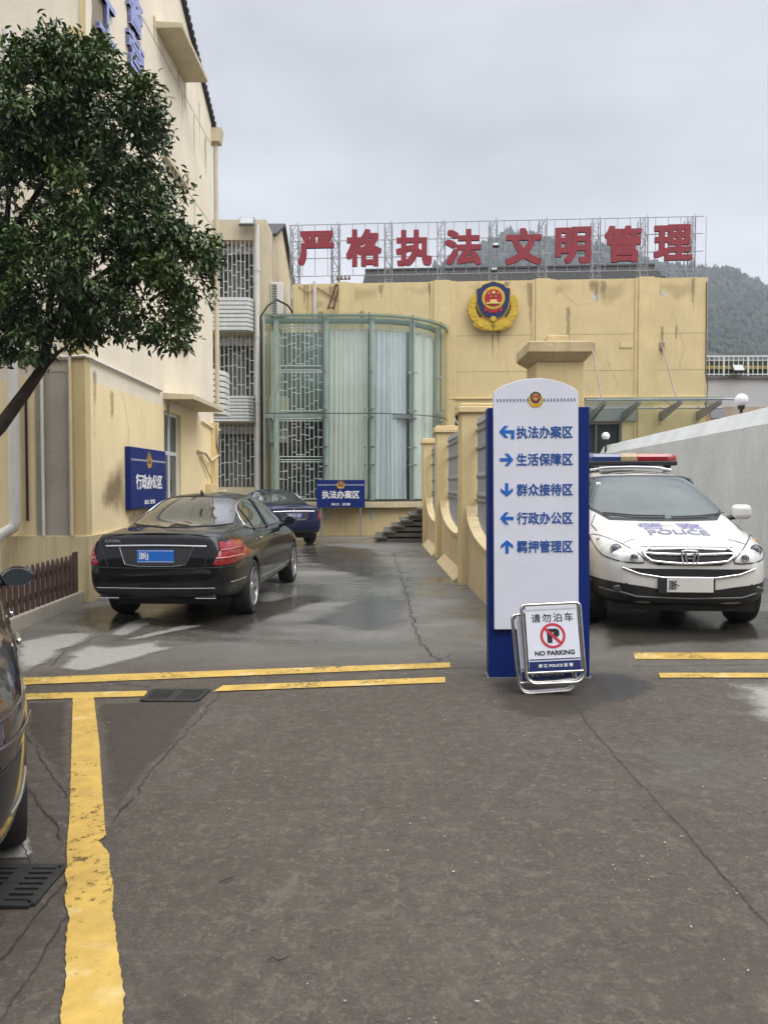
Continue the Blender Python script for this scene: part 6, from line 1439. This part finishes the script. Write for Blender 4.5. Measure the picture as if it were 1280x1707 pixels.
# ------------------------------------------------------------------ police off-roader
SUV = dict(xs=[0, .10, .28, .62, 1.1, 1.7, 2.25, 2.6, 3.0, 3.4, 3.62, 3.9, 4.2, 4.38, 4.48],
    zb=[(0, .38), (.3, .28), (1, .25), (3.6, .24), (4.2, .25), (4.48, .29)],
    w=[(0, .74), (.10, .82), (.28, .87), (.62, .905), (3.6, .91), (3.9, .895), (4.2, .83), (4.38, .74), (4.48, .60)],
    zm=[(0, .66), (3.6, .66), (4.48, .60)], zu=[(0, .95), (2, .97), (3.4, .96), (4.0, .87), (4.48, .74)],
    zs=[(0, 1.04), (2, 1.06), (3.3, 1.03), (3.7, .98), (4.2, .90), (4.48, .815)],
    ws=[(0, .66), (.28, .79), (3.3, .83), (3.8, .79), (4.2, .70), (4.48, .50)],
    zc=[(0, 1.12), (.10, 1.40), (.28, 1.58), (.62, 1.66), (1.1, 1.695), (1.7, 1.695), (2.25, 1.655), (2.6, 1.575), (3.0, 1.375), (3.4, 1.15), (3.62, 1.075), (3.9, 1.03), (4.2, .955), (4.38, .905), (4.48, .865)],
    zt=[(0, 1.10), (.10, 1.36), (.28, 1.52), (.62, 1.60), (1.1, 1.63), (1.7, 1.63), (2.25, 1.59), (2.6, 1.51), (3.0, 1.31), (3.4, 1.10), (3.62, 1.04), (3.9, 1.0), (4.2, .925), (4.48, .84)],
    wt=[(0, .56), (.28, .60), (1.1, .63), (2.25, .62), (2.6, .625), (3.0, .70), (3.4, .76), (3.62, .70), (3.9, .64), (4.2, .58), (4.48, .42)],
    rear_off=[.12, .06, 0, 0, .02, .04, .05, .05, .05], front_off=[.14, .06, .0, 0, .01, .04, .05, .03, .02], rear_decay=.5, front_decay=.5,
    crease={5: lambda x: .45 if x > 3.3 else .25, 6: .2, 2: .25, 4: .2}, axles=(.98, 3.60), wr=.345, well=.385, track=.905)
def police_suv():
    loc_front = Vector((2.99, 7.62)); hd = math.pi + R(5.2); f = Vector((math.sin(hd), math.cos(hd))); org = loc_front - f * 4.48
    e = empty('police_car', (org.x, org.y, .10), 'white police off-roader with red and blue roof light bar', 'car', R(90) - hd)
    WH = paint('white_car_paint', (.62, .61, .57), rough=.35, spec=.4, coat=1); b, bv = car_body(SUV, WH, e)
    for ax in SUV['axles']:
        for s in (1, -1): wheel(e, ax, s * .775, s, .345, .235, 5, SILVER, True)
    MB().box(.4, 4.2, -.72, .72, .20, .32).build('underbody', M_black(), e)
    wg = mat('windscreen_glass', (.05, .068, .064), .04, .35, 1.6, spec=.45, coat=.2)
    ws = [(-.745, 1.115), (0, 1.10), (.745, 1.115), (.625, 1.51), (.56, 1.565), (0, 1.58), (-.56, 1.565), (-.625, 1.51)]
    patch(bv, 'front', [(-.775, 1.095), (0, 1.08), (.775, 1.095), (.65, 1.53), (.58, 1.59), (0, 1.605), (-.58, 1.59), (-.65, 1.53)], .005, 'windscreen_frit', M_black(), e, rnd=1, step=.03)
    w = patch(bv, 'front', ws, .009, 'windscreen', wg, e, rnd=1, step=.03)
    for s in (-1, 1):
        outline(bv, 'front', [(s * .08, 1.11), (s * .40, 1.12), (s * .70, 1.15)] if s > 0 else [(.02, 1.12), (-.30, 1.125), (-.62, 1.15)], .022, .009, 'wiper', M_black(), w, closed=False)
    patch(bv, 'front', [(-.10, 1.50), (.10, 1.50), (.12, 1.57), (-.12, 1.57)], .008, 'mirror_shade', M_black(), w)
    patch(bv, 'front', [(-.56, 1.475), (-.52, 1.475), (-.52, 1.51), (-.56, 1.51)], .008, 'inspection_sticker', M_letterwhite(), w, step=.02, rnd=1); patch(bv, 'front', [(-.50, 1.455), (-.43, 1.455), (-.43, 1.485), (-.50, 1.485)], .008, 'inspection_sticker', mat('green_sticker', (.35, .55, .5), .5, .1), w, step=.02)
    patch(bv, 'top', [(1.75, -.42), (2.30, -.42), (2.30, .42), (1.75, .42)], .004, 'sunroof', CARGLASS, e, rnd=1)
    dk = mat('dark_moulding', (.012, .012, .013), .45, .1, 6)
    low = [(-.92, .27), (.92, .27), (.92, .535), (.70, .515), (.42, .48), (.28, .455), (-.28, .455), (-.42, .48), (-.70, .515), (-.92, .535)]
    lb2 = patch(bv, 'front', low, .006, 'lower_bumper', dk, e, step=.04)
    outline(bv, 'front', [(-.80, .43), (-.62, .415), (-.5, .38), (0, .365), (.5, .38), (.62, .415), (.80, .43)], .012, .011, 'bumper_trim', mat('grey_trim', (.075, .075, .08), .45, .05), lb2, closed=False)
    gr = patch(bv, 'front', [(-.38, .73), (-.43, .80), (-.36, .84), (.36, .84), (.43, .80), (.38, .73), (.30, .69), (-.30, .69)], .005, 'grille', dk, e, step=.04)
    ch = MB()
    def band(z0, z1, hw, sag, up=.016):
        P = []
        for i in range(25):
            t = -1 + 2 * i / 24; zz = (z0 + sag * t * t); q = cast(bv, 'front', hw * t, zz, up)
            if q is not None: P.append(q)
        ch.tube(P, (z1 - z0) / 2, 8)
    band(.792, .820, .41, .010); band(.708, .734, .37, .025)
    for s in (-1, 1):
        P = [q for q in (cast(bv, 'front', s * y, z, .014) for y, z in ((.37, .845), (.43, .815), (.42, .77), (.37, .735))) if q is not None]; ch.tube(P, .017, 8)
    ch.build('grille_bar', M_chrome(), gr, smooth=70)
    em = MB()
    q = cast(bv, 'front', 0, .77, .034); X = q.x
    em.tube([(X, y, .77 + z) for y, z in ((-.072, .058), (-.082, .02), (-.066, -.05), (-.05, -.062), (.05, -.062), (.066, -.05), (.082, .02), (.072, .058), (.05, .066), (-.05, .066))], .010, 8, closed=True)
    for s in (-1, 1): em.bar((X + .004, s * .048, .77 + .05), (X + .004, s * .030, .77 - .05), .020, .014, up=(1, 0, 0))
    em.bar((X + .004, -.034, .77 - .008), (X + .004, .034, .77 - .008), .018, .014, up=(1, 0, 0)); em.build('grille_emblem', M_chrome(), gr, smooth=40)
    lowg = patch(bv, 'front', [(-.62, .66), (-.48, .61), (-.25, .575), (.25, .575), (.48, .61), (.62, .66), (.36, .655), (-.36, .655)], .006, 'lower_grille', dk, e, step=.03)
    outline(bv, 'front', [(-.63, .662), (-.48, .605), (-.25, .57), (.25, .57), (.48, .605), (.63, .662)], .008, .010, 'lower_grille_trim', M_chrome(), lowg, closed=False)
    clear = mat('clear_headlamp', (.60, .61, .60), .08, .2, 9, coat=1.0, spec=.8)
    for s, v in ((1, 'left'), (-1, 'right')):
        hp = [(s * .395, .715), (s * .55, .71), (s * .72, .735), (s * .81, .78), (s * .85, .925), (s * .80, .955), (s * .66, .91), (s * .51, .825)]
        h = patch(bv, 'front', hp, .006, 'headlight', clear, e, step=.025, rnd=1, bulge=.01); outline(bv, 'front', hp, .006, .006, 'headlight_rim', dk, h, rnd=1)
        patch(bv, v, [(3.98, .93), (4.06, .95), (4.22, .92), (4.30, .83), (4.2, .80), (4.06, .84)], .007, 'headlight_side', clear, h, step=.03, rnd=1)
        for cy, cz, r in ((.67, .82, .058), (.525, .762, .037)):
            q = cast(bv, 'front', s * cy, cz, .016)
            if q is not None:
                MB().lathe([(r, .0), (r * 1.02, .012), (r * .82, .014), (r * .78, .002)], (0, 0, 0), 'x', 20, close=False).build('lamp_ring', M_chrome(), h, loc=q, smooth=40)
                MB().sphere((0, 0, 0), r * .74, 14, 8, (.35, 1, 1)).build('lamp_lens', mat('lamp_lens', (.12, .13, .15), .05, .1, spec=1, coat=1), h, loc=q, smooth=80)
        q = cast(bv, 'front', s * .785, .90, .016)
        if q is not None: MB().sphere((0, 0, 0), 1, 10, 6, (.010, .022, .018)).build('indicator', mat('amber_lens', (.5, .22, .06), .2, .05), h, loc=q, smooth=80)
        q = cast(bv, 'front', s * .66, .455, .010)
        if q is not None: MB().sphere((0, 0, 0), 1, 16, 10, (.012, .055, .032)).build('fog_lamp', mat('fog_lens', (.05, .05, .05), .2, .1, spec=.6), lb2, loc=q, smooth=40)
        sw = [(.62, 1.10), (.70, 1.42), (1.1, 1.53), (2.0, 1.53), (2.35, 1.47), (2.85, 1.25), (3.12, 1.10)]
        sg = patch(bv, v, sw, .006, 'side_window', CARGLASS, e, rnd=1); outline(bv, v, [(1.62, 1.08), (1.60, 1.53)], .009, .03, 'window_pillar', M_black(), sg, closed=False); outline(bv, v, sw, .007, .008, 'window_trim', M_black(), sg, rnd=1)
        seams(bv, v, [(2.62, 1.04), (3.14, 1.02), (3.18, .90), (3.14, .42), (1.70, .42), (1.70, 1.05)], e, WH, (1.92, .98), s)
        seams(bv, v, [(1.66, 1.05), (.86, 1.06), (.86, .95), (1.10, .80), (1.38, .62), (1.42, .42), (1.66, .42)], e, WH, (.98, .98), s)
        patch(bv, v, [(.05, .40), (.60, .40), (.56, .54), (.05, .54)], .004, 'side_cladding', dk, e, step=.04); patch(bv, v, [(1.36, .27), (3.20, .27), (3.20, .42), (1.36, .42)], .004, 'side_cladding', dk, e, step=.05)
        patch(bv, v, [(3.98, .27), (4.46, .27), (4.46, .51), (4.02, .52)], .005, 'side_cladding', dk, e, step=.04)
        patch(bv, v, [(.62, .86), (3.50, .82), (3.86, .88), (3.86, .945), (3.5, .90), (.62, .93)], .0048, 'blue_stripe', mat('police_stripe', (.02, .025, .06), .35, .05), e, step=.05)
        mo = MB().box(-.075, .06, -.115, .115, -.085, .085).build('mirror', WH, e, bevel=.06, seg=5, smooth=80, loc=(3.0, s * 1.0, 1.17))
        MB().tube([(.02, -s * .20, -.08), (0, -s * .04, -.05)], .03, 8).build('mirror_arm', M_black(), mo, smooth=60)
        P = [q for q in (cast(bv, 'top', x, s * .60, .035) for x in (.55, .8, 1.2, 1.6, 2.0, 2.3)) if q is not None]
        P = [P[0] - Vector((.05, 0, .05))] + P + [P[-1] + Vector((.08, 0, -.05))]; MB().tube(P, .02, 8).build('roof_rail', M_black(), e, smooth=60)
        outline(bv, 'front', [(s * .70, 1.15), (s * .775, 1.04), (s * .76, .985)], .0015, .005, 'bonnet_gap', M_black(), e, closed=False)
    outline(bv, 'front', [(-.44, .862), (-.25, .866), (0, .868), (.25, .866), (.44, .862)], .001, .005, 'bonnet_gap', M_black(), e, closed=False)
    # bonnet lettering laid on the surface
    def hood_text(s, y0, w, x0, h, m, bold):
        me = text_mesh(s, h=h, w=w, bold=bold, ext=.0); n = len(me.vertices); a = np.zeros(n * 3); me.vertices.foreach_get('co', a); a = a.reshape(-1, 3)
        for i in range(n):
            q = cast(bv, 'top', x0 - a[i, 2], y0 + a[i, 0], .007 - a[i, 1] * 3)
            if q is not None: a[i] = q
        me.vertices.foreach_set('co', a.ravel()); me.update(); me.materials.append(m); o = bpy.data.objects.new('bonnet_lettering', me); COL.objects.link(o); o.parent = e
    lv = mat('faded_violet_ink', (.33, .32, .58), .4, .15, 20); gr2 = mat('grey_violet_ink', (.22, .22, .34), .4, .1, 20)
    hood_text('警', -.20, .26, 3.78, .25, lv, 0); hood_text('察', .20, .26, 3.78, .25, lv, 0); hood_text('POLICE', 0.02, .60, 4.02, .15, gr2, .004)
    q = cast(bv, 'front', 0, .50, .03); PW = mat('white_plate', (.62, .61, .57), .4, .06)
    p = MB().box(-.22, .22, -.004, .004, -.07, .07).build('number_plate', PW, e, bevel=.002, loc=(q.x, 0, .50), rot=(0, 0, R(90)))
    text('浙·', mat('black_ink', (.02, .02, .025), .5, .05), p, (-.155, -.005, 0), h=.09, w=.10, bold=.02, ext=.002)
    MB().box(-.30, .24, .005, .03, -.085, .06).build('plate_holder', M_black(), p, bevel=.004)
    # light bar across the roof
    xb = 1.62; zb = key(SUV['zc'], xb) + .045
    lb3 = MB().prism([(-.62, zb), (.62, zb), (.62, zb + .062), (-.62, zb + .062)], xb - .15, xb + .15, 'x').build('light_bar', M_black(), e, bevel=.015)
    def dome(a, b, m, nm):
        prof = [(a, zb + .046), (b, zb + .046), (b - .0, zb + .125), (a, zb + .125)]
        MB().prism(prof, xb - .14, xb + .14, 'x').build(nm, m, lb3, bevel=.03, seg=4, smooth=50)
    def domes(a, b, m, nm, outer):
        s = 1 if outer > 0 else -1; lo, hi = (a, b)
        mb = MB(); k = 10
        sec = [(-.145, .063), (-.145, .115), (-.115, .155), (0, .168), (.115, .155), (.145, .115), (.145, .063)]
        for i in range(k + 1):
            y = lo + (hi - lo) * i / k; d = abs(y) - .50; sh = 1.0 if d < 0 else max(.55, 1 - d * 3.2)
            for sx_, sz in sec: mb.v.append((xb + sx_ * sh, y, zb + .063 + (sz - .063) * (sh ** .6)))
        n = len(sec)
        for i in range(k):
            for j in range(n - 1): o = i * n + j; mb.f.append([o, o + 1, o + n + 1, o + n]); mb.m.append(0)
        mb.f += [list(range(n)), [k * n + j for j in range(n)]]; mb.m += [0, 0]
        mb.build(nm, m, lb3, smooth=35)
    BL = mat('blue_lens', (.025, .05, .17), .14, .25, 7, coat=1); RL = mat('red_lens', (.30, .012, .02), .14, .25, 7, coat=1)
    domes(-.62, -.11, BL, 'blue_lens', 1); domes(.11, .62, RL, 'red_lens', 1); domes(-.105, .105, mat('amber_speaker', (.42, .32, .17), .4, .2, 20), 'siren_speaker', 0)
    for s in (-1, 1): MB().box(xb - .05, xb + .05, s * .52 - .04, s * .52 + .04, zb - .08, zb - .001).build('bar_foot', M_black(), lb3, bevel=.006)
    MB().tube([(xb + .22, -.52, zb - .06), (xb + .26, -.3, zb - .03), (xb + .27, 0, zb - .022), (xb + .26, .3, zb - .03), (xb + .22, .52, zb - .06)], .016, 8).build('roof_crossbar', SILVER, e, smooth=60)
    return e
police_suv()
# ------------------------------------------------------------------ unseen block added behind the camera to darken reflections in paint and glass
def unseen_block():
    e = empty('reflection_block', (0, -24, 0), 'grey flat-roofed block across the street facing the yard', 'building')
    mb = MB(); mb.wall(-34, 34, 0, 11, [(x, x + 1.6, z, z + 1.7) for x in range(-32, 32, 4) for z in (1.2, 4.6, 8.0)], -.2, lambda w, d, z: (w, d, z))
    mb.add([(-34, 0, 11), (34, 0, 11), (34, -9, 11), (-34, -9, 11)], [(0, 1, 2, 3)]); mb.build('wall', mat('reflection_block_wall', (.15, .145, .135), .9, .2, .5), e, fix=False)
    MB().box(-34, 34, -.26, -.22, 0, 10.9).build('window_band', mat('dark_window_glass', (.05, .065, .065), .06, .2, 2), e)
unseen_block()
# ------------------------------------------------------------------ air: mist thickening towards the hill
def haze():
    mb = MB(); mb.box(-300, 850, -320, 830, -80, 235); m = bpy.data.materials.new('mist'); m.use_nodes = True; n, l = m.node_tree.nodes, m.node_tree.links
    n.clear(); o = n.new('ShaderNodeOutputMaterial'); v = n.new('ShaderNodeVolumePrincipled'); v.inputs['Color'].default_value = (.80, .89, 1, 1); v.inputs['Density'].default_value = .00052
    v.inputs['Anisotropy'].default_value = .2; l.new(v.outputs[0], o.inputs['Volume']); tag(mb.build('haze', m), 'pale mist lying over the valley and hill', kind='stuff')
haze()
